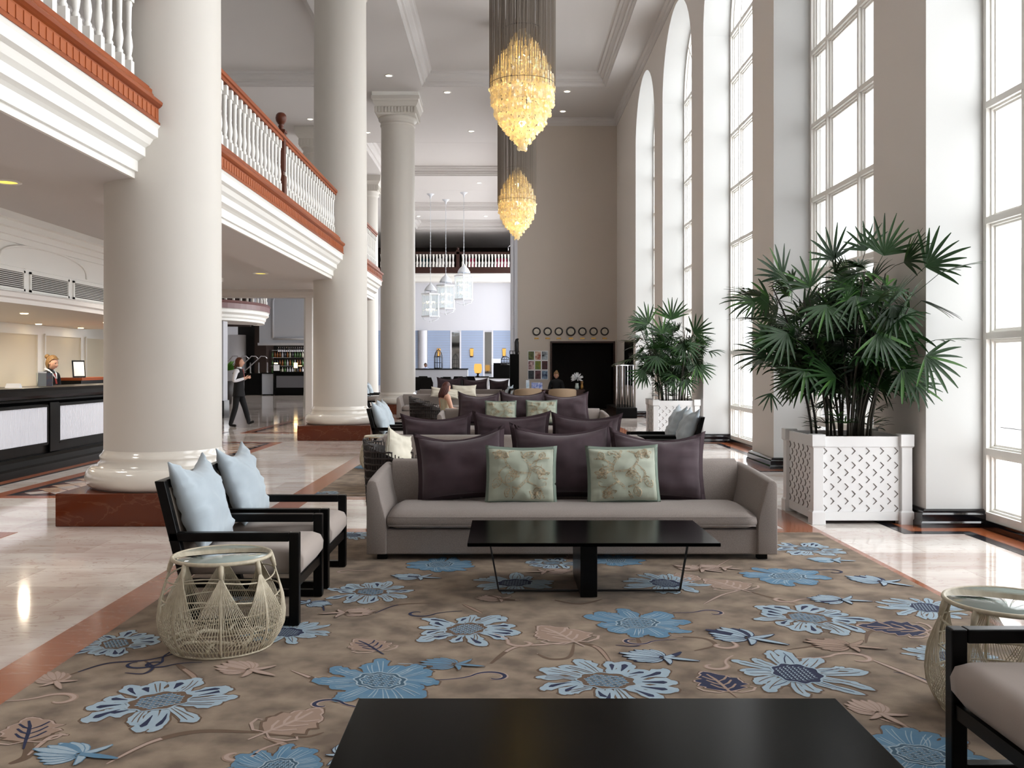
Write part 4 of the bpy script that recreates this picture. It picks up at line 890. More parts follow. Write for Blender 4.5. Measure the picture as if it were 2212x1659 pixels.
# ================= lanterns
def lantern(px,y_top,y_bot,Y,label):
    s=Y/F; v=P(px,y_bot,Y); r=empty('lantern',v,0.2,label,'lantern','white glazed hanging lanterns'); hh=(y_bot-y_top)*s; R=.21*hh/.95*1.02
    k=hh/2.06; zt=hh; zb=.28*k; zg=1.40*k; hexa=[(math.cos(PI/3*i+.3),math.sin(PI/3*i+.3)) for i in range(6)]; R=.47*k
    MB().lathe([(0,zt),(.03*k,zt-.02),(.05*k,zt-.10*k),(.13*k,zt-.17*k),(.23*k,zt-.27*k),(.29*k,zt-.38*k),(.31*k,zt-.42*k),(.31*k,zt-.45*k),(.0,zt-.45*k)],n=16).build('dome','lantern_white',r)
    b=MB(); b.loft([[(R*a*q,R*c*q,z) for a,c in hexa] for q,z in ((1.05,zg),(1.12,zg+.02*k),(1.12,zg+.06*k),(.98,zg+.08*k))],0,False,True); b.loft([[(R*a*q,R*c*q,z) for a,c in hexa] for q,z in ((1.05,zb),(1.1,zb+.02*k),(1.1,zb+.05*k),(.95,zb+.07*k))],0,False,True)
    for a,c in hexa:
        b.bar((R*a,R*c,zb),(R*a,R*c,zg+.03),.035*k); b.tube([(R*a,R*c,zg+.06*k),(.33*k*a,.33*k*c,zg+.12*k),(.27*k*a,.27*k*c,zt-.44*k)],.014*k,6)
    for i in range(6):
        a,c=hexa[i]; a2,c2=hexa[(i+1)%6]; b.bar((R*(a+a2)/2,R*(c+c2)/2,zb),(R*(a+a2)/2,R*(c+c2)/2,zg),.014*k)
    b.build('frame','lantern_white',r); b=MB()
    for a,c in hexa: b.tube([(R*a,R*c,zb),(R*.85*a,R*.85*c,zb-.12*k),(R*.45*a,R*.45*c,zb-.17*k),(.02*a,.02*c,zb-.21*k)],.012*k,5)
    b.sph((0,0,zb-.23*k),.04*k,8); b.tube([(0,0,zb-.2*k),(0,0,zt-.4*k)],.012*k,6); b.build('bottom_cage','lantern_white',r)
    b=MB()
    for i in range(6):
        a,c=hexa[i]; a2,c2=hexa[(i+1)%6]; b.add([(R*a*.98,R*c*.98,zb+.05*k),(R*a2*.98,R*c2*.98,zb+.05*k),(R*a2*.98,R*c2*.98,zg),(R*a*.98,R*c*.98,zg)],[(0,1,2,3)])
    b.build('glass','glass_lantern',r)
    for z in (.55,.93):
        for i in range(6):
            a,c=math.cos(PI/3*i),math.sin(PI/3*i); o=MB().tube([(0,0,z*k-.02),(.14*k*a,.14*k*c,z*k-.05),(.2*k*a,.2*k*c,z*k)],.008*k,5).lathe([(.018*k,z*k),(.018*k,z*k+.08*k),(0,z*k+.08*k)],(.2*k*a,.2*k*c,0),8).build('candle','lantern_white',r); MB().sph((.2*k*a,.2*k*c,z*k+.11*k),.022*k,6,sc=(1,1,1.6)).build('flame','candle_glow',o)
    top=ZC+.40-v.z; b=MB(); z=zt; i=0
    while z<top-.2: b.tube([(.018*math.cos(2*PI*q/6)*(1 if i%2 else 0),.018*math.cos(2*PI*q/6)*(0 if i%2 else 1),z+.05+.05*math.sin(2*PI*q/6)) for q in range(6)],.008,4,closed=True); z+=.085; i+=1
    b.build('chain','lantern_white',r); MB().lathe([(0,top-.26),(.03,top-.24),(.05,top-.12),(.16,top-.03),(.2,top)],n=14).build('canopy','lantern_white',r)
    return r
lantern(930,609,697,47.0,'lowest white hanging lantern, left one of the three'); lantern(963,590,681,48.6,'middle white hanging lantern of the three'); lantern(1002,569,661,46.6,'highest white hanging lantern, right one of the three')
# ================= downlights
def downlight(px,py,z,label,mt='lamp_lens',r_=.09,rec=True):
    Y=(z-H)*F/(HY-py); v=P(px,py,Y); e=empty('downlight',(v.x,v.y,z),0,label,'ceiling light','round recessed downlights')
    MB().lathe([(r_*1.35,0),(r_*1.35,-.012),(r_*1.0,-.016),(r_*.95,.0)],n=20).build('trim_ring','paint_white',e); MB().lathe([(r_*.97,-.006),(0,-.006)],n=20).build('lens',mt,e)
for px,py,d in ((840,163,'downlight beside the fluted capital of the farthest complete column'),(966,199,'downlight right of the farthest column capital, above the beam'),(1225,197,'downlight right of the nearest chandelier, upper of two'),(1216,240,'downlight right of the nearest chandelier, lower of two'),(1018,283,'downlight over the beam before the pale green coffer'),(670,257,'downlight above the newel post of the mezzanine railing'),(794,286,'downlight at the right edge of the second column')):
    downlight(px,py,ZC,d)
for px,py,d in ((1035,395,'tiny downlight above the hanging lanterns'),(904,467,'tiny dim downlight in the far ceiling, left'),(1049,467,'tiny dim downlight in the far ceiling, right')): downlight(px,py,ZC,d,'lamp_lens',.09)
for yy in (.3,3.5,6.7,9.9,14.7,19.5):
    l=bpy.data.lights.new('mezzanine_lamp_fill','SPOT'); l.energy=200; l.color=(1,.94,.86); l.spot_size=2.3; l.spot_blend=.9; l.shadow_soft_size=.25; o=bpy.data.objects.new('mezzanine_lamp_fill',l); COL.objects.link(o); o.location=(-5.3,yy,3.42)  # golden downlights' spots, plus unseen ones added to brighten the left floor
downlight(15,392,3.45,'golden downlight in the mezzanine ceiling above reception','downlight_gold',.11); downlight(563,590,3.45,'golden downlight in the mezzanine ceiling behind the second balcony','downlight_gold',.12)
# ================= clocks
for i,px in enumerate((1159,1183,1207,1233,1258,1282,1306)):
    Y=31.2; v=P(px,716,Y); R=(.165 if i==3 else .143); T=Matrix.Translation((v.x,Y-.001,v.z))@Matrix.Rotation(PI/2,4,'X')
    r=empty('wall_clock',(v.x,Y,v.z),0,['leftmost round wall clock of the row above the dark doorway','second wall clock from the left','third wall clock from the left','largest wall clock, in the middle of the row','wall clock just right of the largest one','second wall clock from the right','rightmost wall clock of the row'][i],'clock','world time clocks on the end wall'); T=Matrix.Rotation(PI/2,4,'X')
    MB().lathe([(R,0),(R,.03),(R*.97,.045),(R*.72,.045),(R*.68,.025)],n=32,T=T).build('case','clock_case',r); MB().lathe([(R*.72,.026),(0,.026)],n=24,T=T).build('dial','clock_face',r)
    b=MB()
    for q in range(12):
        a=q*PI/6; b.bar((R*.62*math.sin(a),-.028,R*.62*math.cos(a)),(R*.72*math.sin(a),-.028,R*.72*math.cos(a)),R*.05,.003)
    b.build('hour_marks','clock_case',r)
    ha=[1.9,2.8,4.1,6.2,4.7,3.1,.4][i]; 
    MB().bar((0,-.031,0),(R*.42*math.sin(ha),-.031,R*.42*math.cos(ha)),R*.07,.003).build('hour_hand','clock_case',r); ma=[4.3,4.3,4.3,4.3,4.3,4.3,4.3][i]+PI/2*0; MB().bar((0,-.034,0),(R*.6*math.sin(2.2),-.034,R*.6*math.cos(2.2)),R*.05,.003).build('minute_hand','clock_case',r)
    w=P(px,731,Y); tag(MB().box((w.x-.075,Y-.008,w.z-.022),(w.x+.075,Y-.0005,w.z+.022)).build('name_plate','brass'),['small brass plate under the leftmost clock','small brass plate under the second clock from the left','small brass plate under the third clock from the left','small brass plate under the largest middle clock','small brass plate right of the middle one','small brass plate under the second clock from the right','small brass plate under the rightmost clock'][i],'sign','brass plates under the clocks')
# poster board
Y=31.2; a=P(1140,758,Y); c=P(1184,820,Y); r=empty('poster_rack',((a.x+c.x)/2,Y,c.z),0,'white rack of nine small colourful posters left of the dark doorway','display'); ox,oz=(a.x+c.x)/2,c.z
MB().box((a.x-ox,-.02,0),(c.x-ox,-.001,a.z-oz)).build('board','paper_white',r)
pc=[(22,30,26),(150,60,40),(20,26,30),(90,30,40),(150,140,40),(40,20,26),(14,18,22),(40,14,18),(24,40,80)]
pc2=[(110,120,60),(230,210,190),(200,210,220),(230,200,200),(50,110,60),(90,40,46),(60,70,80),(120,80,90),(150,180,210)]
w_=(c.x-a.x)/3; h_=(a.z-c.z)/3
for k in range(9):
    i,j=k%3,k//3; mat('poster_%d'%k,pc[k],.5,noise_=(9,pc2[k],.9,4)); x0=a.x-ox+i*w_+.02; z1=a.z-oz-j*h_-.02
    MB().box((x0,-.028,z1-h_+.04),(x0+w_-.04,-.021,z1)).build('poster','poster_%d'%k,r)
# ================= reception
r=empty('reception_counter',(-6.40,5.0,0),0,'long black reception counter with white fluted panels','counter'); L_=15.6
MB().prism([(-.75,0),(-.07,0),(-.07,.93),(-.13,.97),(-.13,1.0),(.0,1.02),(.04,1.06),(.05,1.12),(.03,1.165),(-.75,1.165)],0,L_,'y').build('body','black_lacquer',r)
MB().prism([(-.07,0),(.05,0),(.05,.1),(.03,.13),(.02,.2),(-.01,.24),(-.07,.25)],0,L_,'y').build('plinth','black_lacquer',r)
y=6.34-1.93*0-5.0-.0
ys=[11.34+1.93*k for k in range(-3,5)]
for y0 in ys:
    y0-=5.0
    if y0<0 or y0+1.6>L_: continue
    MB().box((-.068,y0-.30,.25),(-.03,y0-.03,.95)).build('stile','black_lacquer',r,bevel=.006)
    b=MB(); n=40
    for k in range(n): ya=y0+1.6*k/n; b.prism([(-.06,ya),(-.052,ya+.4/n),(-.05,ya+.8/n),(-.052,ya+1.2/n),(-.06,ya+1.6/n)],.39,.89,'z')
    b.build('fluted_panel','far_white',r)
    b=MB(); 
    for p,q in (((-.055,y0,.37),(-.055,y0+1.6,.37)),((-.055,y0,.905),(-.055,y0+1.6,.905)),((-.055,y0,.37),(-.055,y0,.905)),((-.055,y0+1.6,.37),(-.055,y0+1.6,.905))): b.bar(p,q,.03)
    b.build('panel_frame','black_lacquer',r)
S('wall_reception',MB().box((-9.8,4,0),(-9.5,23.5,3.0)).box((-9.5,22.6,0),(-8.6,22.8,3.0)),'paint_white')
mat('panel_cream',(224,216,196),.6); b=MB()
for y0 in (13.2,15.1,17.0,18.9,20.75):
    b.box((-9.5,y0,.9),(-9.49,y0+1.6,2.12),1)
    for p,q in (((-9.48,y0,.9),(-9.48,y0+1.6,.9)),((-9.48,y0,2.12),(-9.48,y0+1.6,2.12)),((-9.48,y0,.9),(-9.48,y0,2.12)),((-9.48,y0+1.6,.9),(-9.48,y0+1.6,2.12))): b.bar(p,q,.035)
S('trim_13',b,['paint_white','panel_cream'])
# bulkhead above reception, bowed lower edge
b=MB(); b.box((-6.8,4,2.45),(-6.6,20.6,3.45)); rings=[]
for k in range(25):
    Yk=4+16.6*k/24; bow=.10*math.sin(PI*((Yk-11)/5.2)) if 11<Yk<16.2 else 0; X0=-6.6+max(0,bow)*1.5; zb=2.30
    rings.append([(X0,Yk,2.46),(X0+.03,Yk,2.44),(X0+.03,Yk,2.38),(X0-.01,Yk,2.36),(X0-.01,Yk,zb),(-9.5,Yk,zb),(-9.5,Yk,2.46)])
b.loft(rings,1,False,True)
b.box((-6.6,4,2.80),(-6.585,20.6,2.83)); 
for z,o in ((3.12,.04),(3.2,.10),(3.28,.19),(3.36,.28)): b.box((-6.6,4,z),(-6.6+o,20.6,z+.09))
for c_ in (13.2,17.0):
    b.tube([(-6.59,c_-1.25*math.cos(PI*k/20),2.83+.30*math.sin(PI*k/20)**.6) for k in range(21)],.018,6)
S('trim_14',b,['paint_white','paint_wall'])
for i in range(5):
    y0=10.16+1.28*i; r=empty('air_grille',(-6.6,y0,2.49),0,['louvred air grille above reception, cut off by the left edge','louvred air grille above reception at the far left','long louvred air grille in the middle above reception','louvred air grille above reception, touching the big column','hidden louvred air grille behind the big column'][i],'vent','louvred air grilles above reception')
    b=MB(); b.box((0,0,0),(.02,.04,.28)); b.box((0,1.11,0),(.02,1.15,.28)); b.box((0,0,0),(.02,1.15,.03)); b.box((0,0,.25),(.02,1.15,.28)); b.build('frame','paint_white',r); MB().box((.0,.04,.03),(.002,1.11,.25)).build('back','recess_brown',r)
    for k in range(8): z=.045+.026*k; MB().prism([(.002,z+.012),(.018,z),(.018,z+.004),(.002,z+.016)],.04,1.11,'y').build('slat','paint_white',r)
# reception spots (real lamps)
for i,yy in enumerate((18.1,19.9)):
    e=empty('downlight',(-9.2,yy,2.30),0,('warm spot lamp washing the reception wall, left','warm spot lamp washing the reception wall, right')[i],'ceiling light'); MB().lathe([(.06,0),(.05,-.01),(0,-.01)],n=16).build('lens','lamp_warm',e)
    l=bpy.data.lights.new('reception_spot','SPOT'); l.energy=130; l.color=(1,.82,.55); l.spot_size=1.5; l.spot_blend=.8; l.shadow_soft_size=.05; o=bpy.data.objects.new('reception_spot',l); COL.objects.link(o); o.location=(-9.15,yy,2.26); o.rotation_euler=(0,-.35,0)
for yy in (11.5,14.5,17.5):
    e=empty('downlight',(-7.6,yy,2.30),0,'warm ceiling lamp over the reception counter','ceiling light','warm lamps over the reception counter'); MB().lathe([(.06,0),(.05,-.01),(0,-.01)],n=16).build('lens','lamp_warm',e)
    l=bpy.data.lights.new('reception_lamp','AREA'); l.shape='DISK'; l.size=.1; l.energy=22; l.color=(1,.86,.66); o=bpy.data.objects.new('reception_lamp',l); COL.objects.link(o); o.location=(-7.6,yy,2.27)
v=P(98,832,14.2)
r=empty('leaflet_stand',(-6.62,13.2,1.165),.3,'acrylic leaflet stand with a pale leaflet on the counter before the receptionist','leaflet holder'); MB().box((-.11,-.012,0),(.11,.012,.2)).build('holder','glass_lantern',r); MB().box((-.09,-.01,.01),(.02,.008,.22)).build('leaflet','paper_white',r); mat('leaflet_pic',(190,150,140),.5,noise_=(12,(120,150,190),.9,3)); MB().box((.02,-.01,.01),(.10,.008,.2)).build('picture','leaflet_pic',r)
r=empty('name_card',(-6.75,12.6,1.165),.2,'small white folded card lying on the reception counter at left','card'); MB().prism([(-.07,0),(0,.06),(.07,0)],-.09,.09,'x').build('card','paper_white',r)
r=empty('back_counter',(-8.1,17.1,0),0,'dark wood back counter behind the reception desk','counter'); MB().box((-.3,0,0),(.2,3.2,1.20)).build('cabinet','black_wood',r); MB().box((-.33,-.03,1.20),(.23,3.2,1.25)).build('top','wood_orange',r)
r=empty('sign_holder',(-8.05,17.35,1.25),0,'framed notice standing on the back counter, left of the big column','sign'); T=Matrix.Rotation(.9,4,'Z')@Matrix.Rotation(-.15,4,'X'); MB().box((-.12,-.01,0),(.12,.01,.33),0,T).build('frame','black_lacquer',r); MB().box((-.10,-.014,.03),(.10,-.011,.30),0,T).build('sheet','paper_white',r)
# ================= people
def person(name,loc,rz,label,J,R,E,matf,mats,head,hair=None,scale=1.0):
    """J joints, R radii, E bones; grown as one skinned surface, then coloured by region"""
    names=list(J); me=bpy.data.meshes.new('tmp'); me.from_pydata([J[n] for n in names],[(names.index(a),names.index(b)) for a,b in E],[])
    o=bpy.data.objects.new('tmp',me); COL.objects.link(o); sk=o.modifiers.new('s','SKIN'); 
    for i,n in enumerate(names):
        r=R[n] if isinstance(R[n],tuple) else (R[n],R[n]); me.skin_vertices[0].data[i].radius=r
    me.skin_vertices[0].data[names.index('pelvis')].use_root=True
    sb=o.modifiers.new('b','SUBSURF'); sb.levels=2
    dg=bpy.context.evaluated_depsgraph_get(); ev=o.evaluated_get(dg); m2=bpy.data.meshes.new_from_object(ev); 
    b=MB(); b.v=[tuple(v.co) for v in m2.vertices]; b.f=[tuple(p.vertices) for p in m2.polygons]; b.s=[True]*len(b.f)
    V=[Vector(v) for v in b.v]; jl=[(Vector(J[a]),Vector(J[c]),a,c) for a,c in E]
    for f in b.f:
        c=sum((V[i] for i in f),Vector())/len(f); best=None
        for p,q,a,cc in jl:
            d=q-p; t=max(0,min(1,(c-p).dot(d)/max(d.length_squared,1e-9))); dist=(c-p-d*t).length/(( (R[a] if not isinstance(R[a],tuple) else max(R[a]))+(R[cc] if not isinstance(R[cc],tuple) else max(R[cc])))/2)
            if best is None or dist<best[0]: best=(dist,a,cc,t)
        b.m.append(matf(best[1],best[2],best[3],c))
    bpy.data.objects.remove(o); bpy.data.meshes.remove(m2)
    # head with face, on the neck, part of the same surface mesh
    hc,yaw,pitch,si,ei,li=head; T=Matrix.Translation(hc)@Matrix.Rotation(yaw,4,'Z')@Matrix.Rotation(pitch,4,'Y')
    vs=[];fs=[];n=36;k=26
    for i in range(k+1):
        a=PI*i/k
        for j in range(n):
            t=2*PI*j/n; x=math.sin(a)*math.cos(t); y=math.sin(a)*math.sin(t); z=math.cos(a)
            X=.092*x; Y=.074*y; Z=.115*z
            if z<0: Y*=1-.28*abs(z)**1.5; X*=(1-.12*abs(z)) if x>0 else 1-.3*abs(z)
            if x>0:
                X+=.023*math.exp(-(y/.17)**2-((z+.20)/.13)**2)+.012*math.exp(-(y/.15)**2-((z+.02)/.2)**2)          # nose
                X-=.011*math.exp(-((abs(y)-.38)/.17)**2-((z-.08)/.13)**2)  # eye sockets
                X+=.008*math.exp(-(y/.3)**2-((z+.45)/.09)**2); X+=.010*math.exp(-(y/.35)**2-((z+.85)/.18)**2)
            vs.append(T@Vector((X,Y,Z)))
    for i in range(k):
        for j in range(n): fs.append((i*n+j,(i+1)*n+j,(i+1)*n+(j+1)%n,i*n+(j+1)%n))
    b.add(vs,fs,si,True)
    for s in (-1,1):
        b.sph(T@Vector((.076,s*.029,.010)),.010,8,ei,sc=(.5,1.3,.8)); b.sph(T@Vector((.0,s*.076,-.005)),.022,8,si,sc=(.7,.35,1.2)); b.sph(T@Vector((.083,s*.028,.028)),.012,6,ei,sc=(.3,1.2,.2))
    b.sph(T@Vector((.089,0,-.052)),.014,8,li,sc=(.35,1.5,.4))
    e=b.build(name,mats); e.location=loc; e.rotation_euler=(0,0,rz); e.scale=(scale,)*3; tag(e,label,'person')
    return e,T
def hairmesh(parent,T,m,style):
    b=MB(); n=20;k=12;vs=[];fs=[]
    for i in range(k+1):
        a=PI*i/k*.80
        for j in range(n):
            t=2*PI*j/n; x=math.sin(a)*math.cos(t);y=math.sin(a)*math.sin(t);z=math.cos(a)
            g=1.10; lim=.30 if x>.25 else -1
            zz=max(z,(.62 if x>.45 else .40 if x>.22 else .02 if x>.02 else -1)); 
            vs.append(T@Vector((.096*g*x*(1 if zz==z or x<.2 else .90)-.010,.080*g*y,.118*g*zz+.004+(.0))))
    for i in range(k):
        for j in range(n): fs.append((i*n+j,(i+1)*n+j,(i+1)*n+(j+1)%n,i*n+(j+1)%n))
    b.add(vs,fs,0,True)
    if style=='bun': b.sph(T@Vector((-.12,0,.075)),.042,12)
    if style=='tail': b.tube([T@Vector((-.09,0,-.03)),T@Vector((-.12,0,-.08)),T@Vector((-.11,0,-.17)),T@Vector((-.09,0,-.24))],[.03,.035,.028,.008],8)
    if style=='long':
        for q in range(11):
            a=PI*.5+PI*q/10; b.tube([T@Vector((.085*math.cos(a),.082*math.sin(a),.03)),T@Vector((.10*math.cos(a),.10*math.sin(a),-.08)),T@Vector((.09*math.cos(a)-.02,.11*math.sin(a),-.19)),T@Vector((.07*math.cos(a)-.03,.10*math.sin(a),-.27))],[.022,.028,.024,.006],7)
    return b.build('hair',m,parent)
def hand(J,R,E,w,side,d,u,curl=.5,sz=1.0,pre=''):
    """palm and five fingers beyond wrist joint w; d = pointing direction, u = palm normal"""
    d=Vector(d).normalized(); u=Vector(u).normalized(); s=d.cross(u).normalized()*side; p0=Vector(J[w]); pm=p0+d*.055*sz; J[w+'p']=tuple(pm); R[w+'p']=(.030*sz,.016*sz); E.append((w,w+'p'))
    for i,(o,L) in enumerate(((-.026,.062),(-.009,.072),(.009,.067),(.026,.052))):
        a=pm+d*.035*sz+s*o*sz; b=a+(d*math.cos(curl)+u*math.sin(curl))*L*.5*sz; c=b+(d*math.cos(curl*2)+u*math.sin(curl*2))*L*.5*sz
        for q,(nm,v) in enumerate((('a',a),('b',b),('c',c))): J[w+str(i)+nm]=tuple(v); R[w+str(i)+nm]=(.0095,.009,.0075)[q]*sz
        E+= [(w+'p',w+str(i)+'a'),(w+str(i)+'a',w+str(i)+'b'),(w+str(i)+'b',w+str(i)+'c')]
    a=p0+d*.03*sz-s*.028*sz; b=a+(d*.6-s*.6+u*.4).normalized()*.032*sz; c=b+(d*.8+u*.6).normalized()*.026*sz
    for q,(nm,v) in enumerate((('ta',a),('tb',b),('tc',c))): J[w+nm]=tuple(v); R[w+nm]=(.012,.010,.008)[q]*sz
    E+=[(w,w+'ta'),(w+'ta',w+'tb'),(w+'tb',w+'tc')]
def body(legs,arms,z=0,lean=0,seat=False):
    J={'pelvis':(0,0,.93+z),'spine':(.01+lean*.3,0,1.06+z),'chest':(.0+lean*.7,0,1.24+z),'ub':(-.005+lean,0,1.34+z),'neck':(-.0+lean*1.1,0,1.42+z),'nt':(.012+lean*1.2,0,1.47+z)}
    R={'pelvis':(.15,.105),'spine':(.125,.10),'chest':(.145,.115),'ub':(.12,.085),'neck':.048,'nt':.046}
    E=[('pelvis','spine'),('spine','chest'),('chest','ub'),('ub','neck'),('neck','nt')]
    for s,nm in ((1,'l'),(-1,'r')):
        hip,kn,an,toe=legs[nm]; 
        for k_,v,r in (('hip',hip,.098),('kn',kn,.072),('cf',tuple((a*.6+c*.4) for a,c in zip(kn,an)),.068),('an',an,.054),('heel',(an[0]-.02,an[1],an[2]-.035),.034),('toe',toe,(.036,.024))): J[k_+nm]=v; R[k_+nm]=r
        E+=[('pelvis','hip'+nm),('hip'+nm,'kn'+nm),('kn'+nm,'cf'+nm),('cf'+nm,'an'+nm),('an'+nm,'heel'+nm),('heel'+nm,'toe'+nm)]
        sh,el,wr,hd,pn,cu=arms[nm]
        for k_,v,r in (('sh',sh,.062),('el',el,.050),('wr',wr,.031)): J[k_+nm]=v; R[k_+nm]=r
        E+=[('ub','sh'+nm),('sh'+nm,'el'+nm),('el'+nm,'wr'+nm)]
        hand(J,R,E,'wr'+nm,s,hd,pn,cu)
    return J,R,E
PM=['skin','cloth_black','cloth_white','shoe','eye_dark','lip','cloth_tie']
# waitress walking
legs={'l':((-.0,.085,.86),(.13,.085,.48),(.235,.08,.10),(.37,.08,.135)),'r':((-.01,-.085,.86),(-.05,-.08,.47),(-.165,-.08,.075),(-.02,-.08,.03))}
arms={'l':((-.0,.185,1.36),(-.05,.26,1.10),(.18,.10,1.19),(1,-.35,.25),(-.2,-1,0),.7),'r':((.0,-.185,1.36),(-.04,-.27,1.10),(.19,-.09,1.18),(1,.35,.25),(-.2,1,0),.7)}
J,R,E=body(legs,arms)
def wm(a,c,t,p):
    if a.startswith(('wr',)) : return 0
    if a.startswith('el') and t>.88: return 0
    if a.startswith(('sh','el')) or (a=='ub' and c.startswith('sh') and abs(p.y)>.15): return 2
    if a=='neck': return 0 if p.z>1.44 else 2
    if a.startswith('heel') or (a.startswith('an')): return 3
    return 1
W0=G(515,922); e,T=person('person',(W0.x,W0.y,0),0,'woman with dark red tied-back hair walking, white shirt, black waistcoat and trousers, hands together',J,R,E,wm,PM,(Vector((.035,0,1.56)),.15,-.10,0,4,5),scale=1.0)
hairmesh(e,T,'hair_auburn','tail')
MB().loft([[Vector((.01+rx*math.cos(2*PI*k/20),ry*math.sin(2*PI*k/20),z)) for k in range(20)] for rx,ry,z in ((.15,.185,.74),(.135,.175,.84),(.125,.165,.95),(.118,.15,1.05),(.128,.16,1.16),(.13,.165,1.28),(.105,.14,1.36))],0,True,False).build('waistcoat','cloth_black',e)
b=MB(); b.loft([[Vector((.012+.062*math.cos(2*PI*k/14),.066*math.sin(2*PI*k/14),z)) for k in range(14)] for z in (1.40,1.455)],0,True,False); b.build('collar','cloth_white',e)
b=MB(); b.bar((.108,0,1.41),(.147,0,1.20),.045,.014); b.build('tie','cloth_tie',e)
# receptionist behind the counter
legs={'l':((0,.085,.86),(.02,.09,.47),(0,.09,.08),(.14,.09,.03)),'r':((0,-.085,.86),(.02,-.09,.47),(0,-.09,.08),(.14,-.09,.03))}
arms={'l':((.03,.185,1.35),(.02,.25,1.08),(.25,.17,1.10),(1,-.2,-.1),(0,-.2,-1),.4),'r':((.03,-.185,1.35),(.02,-.25,1.08),(.25,-.15,1.10),(1,.2,-.1),(0,-.2,-1),.4)}
J,R,E=body(legs,arms,0,.03)
def rm(a,c,t,p):
    if a.startswith('wr') or a=='neck' and p.z>1.43: return 0
    if a.startswith(('an','heel')): return 3
    return 1
e,T=person('person',(-7.62,15.3,-.03),-.15,'blonde receptionist with hair in a bun, black jacket, looking down behind the counter',J,R,E,rm,['skin','cloth_black','cloth_white','shoe','eye_dark','lip','cloth_tie'],(Vector((.08,0,1.55)),0,.28,0,4,5))
hairmesh(e,T,'hair_blonde','bun')
b=MB(); [b.tube([(-.02,s*.062,1.455),(.05,s*.07,1.43),(.11,s*.05,1.37),(.15,s*.012,1.29)],[.013,.016,.015,.006],6) for s in (-1,1)]; b.build('shirt_collar','cloth_white',e)
MB().bar((.120,0,1.37),(.158,0,1.2),.03,.012).build('scarf','cloth_tie',e)
# seated figures
def seated(loc,rz,label,skin,top,hair,style,z=-.42,pitch=.1,yaw=0,mats=None,bare=False):
    legs={'l':((.05,.10,.90+z),(.46,.11,.92+z),(.46,.11,.53+z-.06),(.60,.11,.48+z-.04)),'r':((.05,-.10,.90+z),(.46,-.11,.92+z),(.46,-.11,.53+z-.06),(.60,-.11,.48+z-.04))}
    arms={'l':((.0,.175,1.34+z),(.05,.24,1.07+z),(.28,.14,1.05+z),(1,-.2,0),(0,0,-1),.5),'r':((.0,-.175,1.34+z),(.05,-.24,1.07+z),(.28,-.14,1.05+z),(1,.2,0),(0,0,-1),.5)}
    J,R,E=body(legs,arms,z,.02)
    def f(a,c,t,p):
        if a.startswith('wr') or a=='neck': return 0
        if bare and (a.startswith(('sh','el')) or (a=='ub' and c.startswith('sh')) or p.z>1.30+z): return 0
        if a.startswith(('hip','kn','cf','an','heel','toe')) or a=='pelvis' and c.startswith('hip'): return 3
        return 1
    e,T=person('person',loc,rz,label,J,R,E,f,[skin,top,'cloth_white','cloth_black','eye_dark','lip','cloth_tie'],(Vector((.05,0,1.55+z)),yaw,pitch,0,4,5)); hairmesh(e,T,hair,style); return e
wo=seated((-1.22,18.6,.0),.55,'seated woman with long auburn hair and bare shoulders, left behind the third sofa','skin','cloth_cream','hair_red','long',z=-.40,pitch=.35,bare=True); wo.scale=(.9,.9,.9)
tag(MB().box((-.25,-.22,0),(.25,.22,.46)).build('stool','black_wood',loc=(-6.6*58/66+1.0,49.9,0)),'dark stool behind the far bar counter','stool')
Y=50.7; q=P(920,800,Y); bpy.data.objects['stool'].location=(q.x,Y,0)
seated((q.x,Y,.30),-1.9,'dark-haired man in a pale blue shirt leaning at the far bar, hand to his face','skin_dark','shirt_blue','hair_black','short',z=-.30,pitch=.15)
Y=29.3; q=P(1203,835,Y)
tag(MB().box((-.25,-.25,0),(.25,.25,.45)).box((-.25,.2,.45),(.25,.25,.8)).build('office_chair','black_wood',loc=(q.x,Y+.3,0)),'black chair behind the concierge desk under the receptionist','chair')
seated((q.x,Y+.25,.0),-1.75,'blonde woman in black suit seated at the desk before the dark doorway, looking down','skin','cloth_black','hair_blonde','bun',z=-.36,pitch=.45)
# ================= concierge desk
Y=28.6; a=P(1128,862,Y); c=P(1262,862,Y); r=empty('desk',((a.x+c.x)/2,Y,0),0,'dark concierge desk below the row of clocks','desk'); hw=(c.x-a.x)/2
MB().box((-hw,-.35,.70),(hw,.35,.75)).build('desk_top','wood_dark',r); MB().box((-hw+.05,-.3,0),(-hw+.5,.3,.70)).build('pedestal','wood_dark',r); MB().box((hw-.5,-.3,0),(hw-.05,.3,.70)).build('pedestal','wood_dark',r); MB().box((-hw+.5,.2,.2),(hw-.5,.25,.70)).build('modesty_panel','wood_dark',r)
mat('fabric_tan',(150,128,104),.85)
def tubchair(x,y,rz,label,m='fabric_tan'):
    r=empty('tub_chair',(x,y,0),rz,label,'armchair'); rings=[]
    for k in range(25):
        t=-2.2+4.4*k/24; rings.append([(R_*math.cos(t),R_*math.sin(t),z) for R_,z in ((.40,.12),(.42,.70+.08*math.cos(t/1.4)),(.39,.74+.08*math.cos(t/1.4)),(.34,.70+.08*math.cos(t/1.4)),(.32,.14))])
    MB().loft(rings,0,True,True).build('shell',m,r); MB().lathe([(0,.14),(.33,.14),(.33,.42),(.28,.46),(0,.47)],n=20).build('seat',m,r)
    for k in range(4): t=PI/4+k*PI/2; MB().tube([(.3*math.cos(t),.3*math.sin(t),.14),(.3*math.cos(t),.3*math.sin(t),0)],.02,6).build('leg','black_wood',r)
q=P(1214,850,27.6); tubchair(q.x,27.4,-PI/2,'tan tub chair at the concierge desk, its round back toward the camera'); q=P(1140,850,27.9); tubchair(q.x,27.7,-PI/2+.3,'second tan tub chair at the left end of the concierge desk')
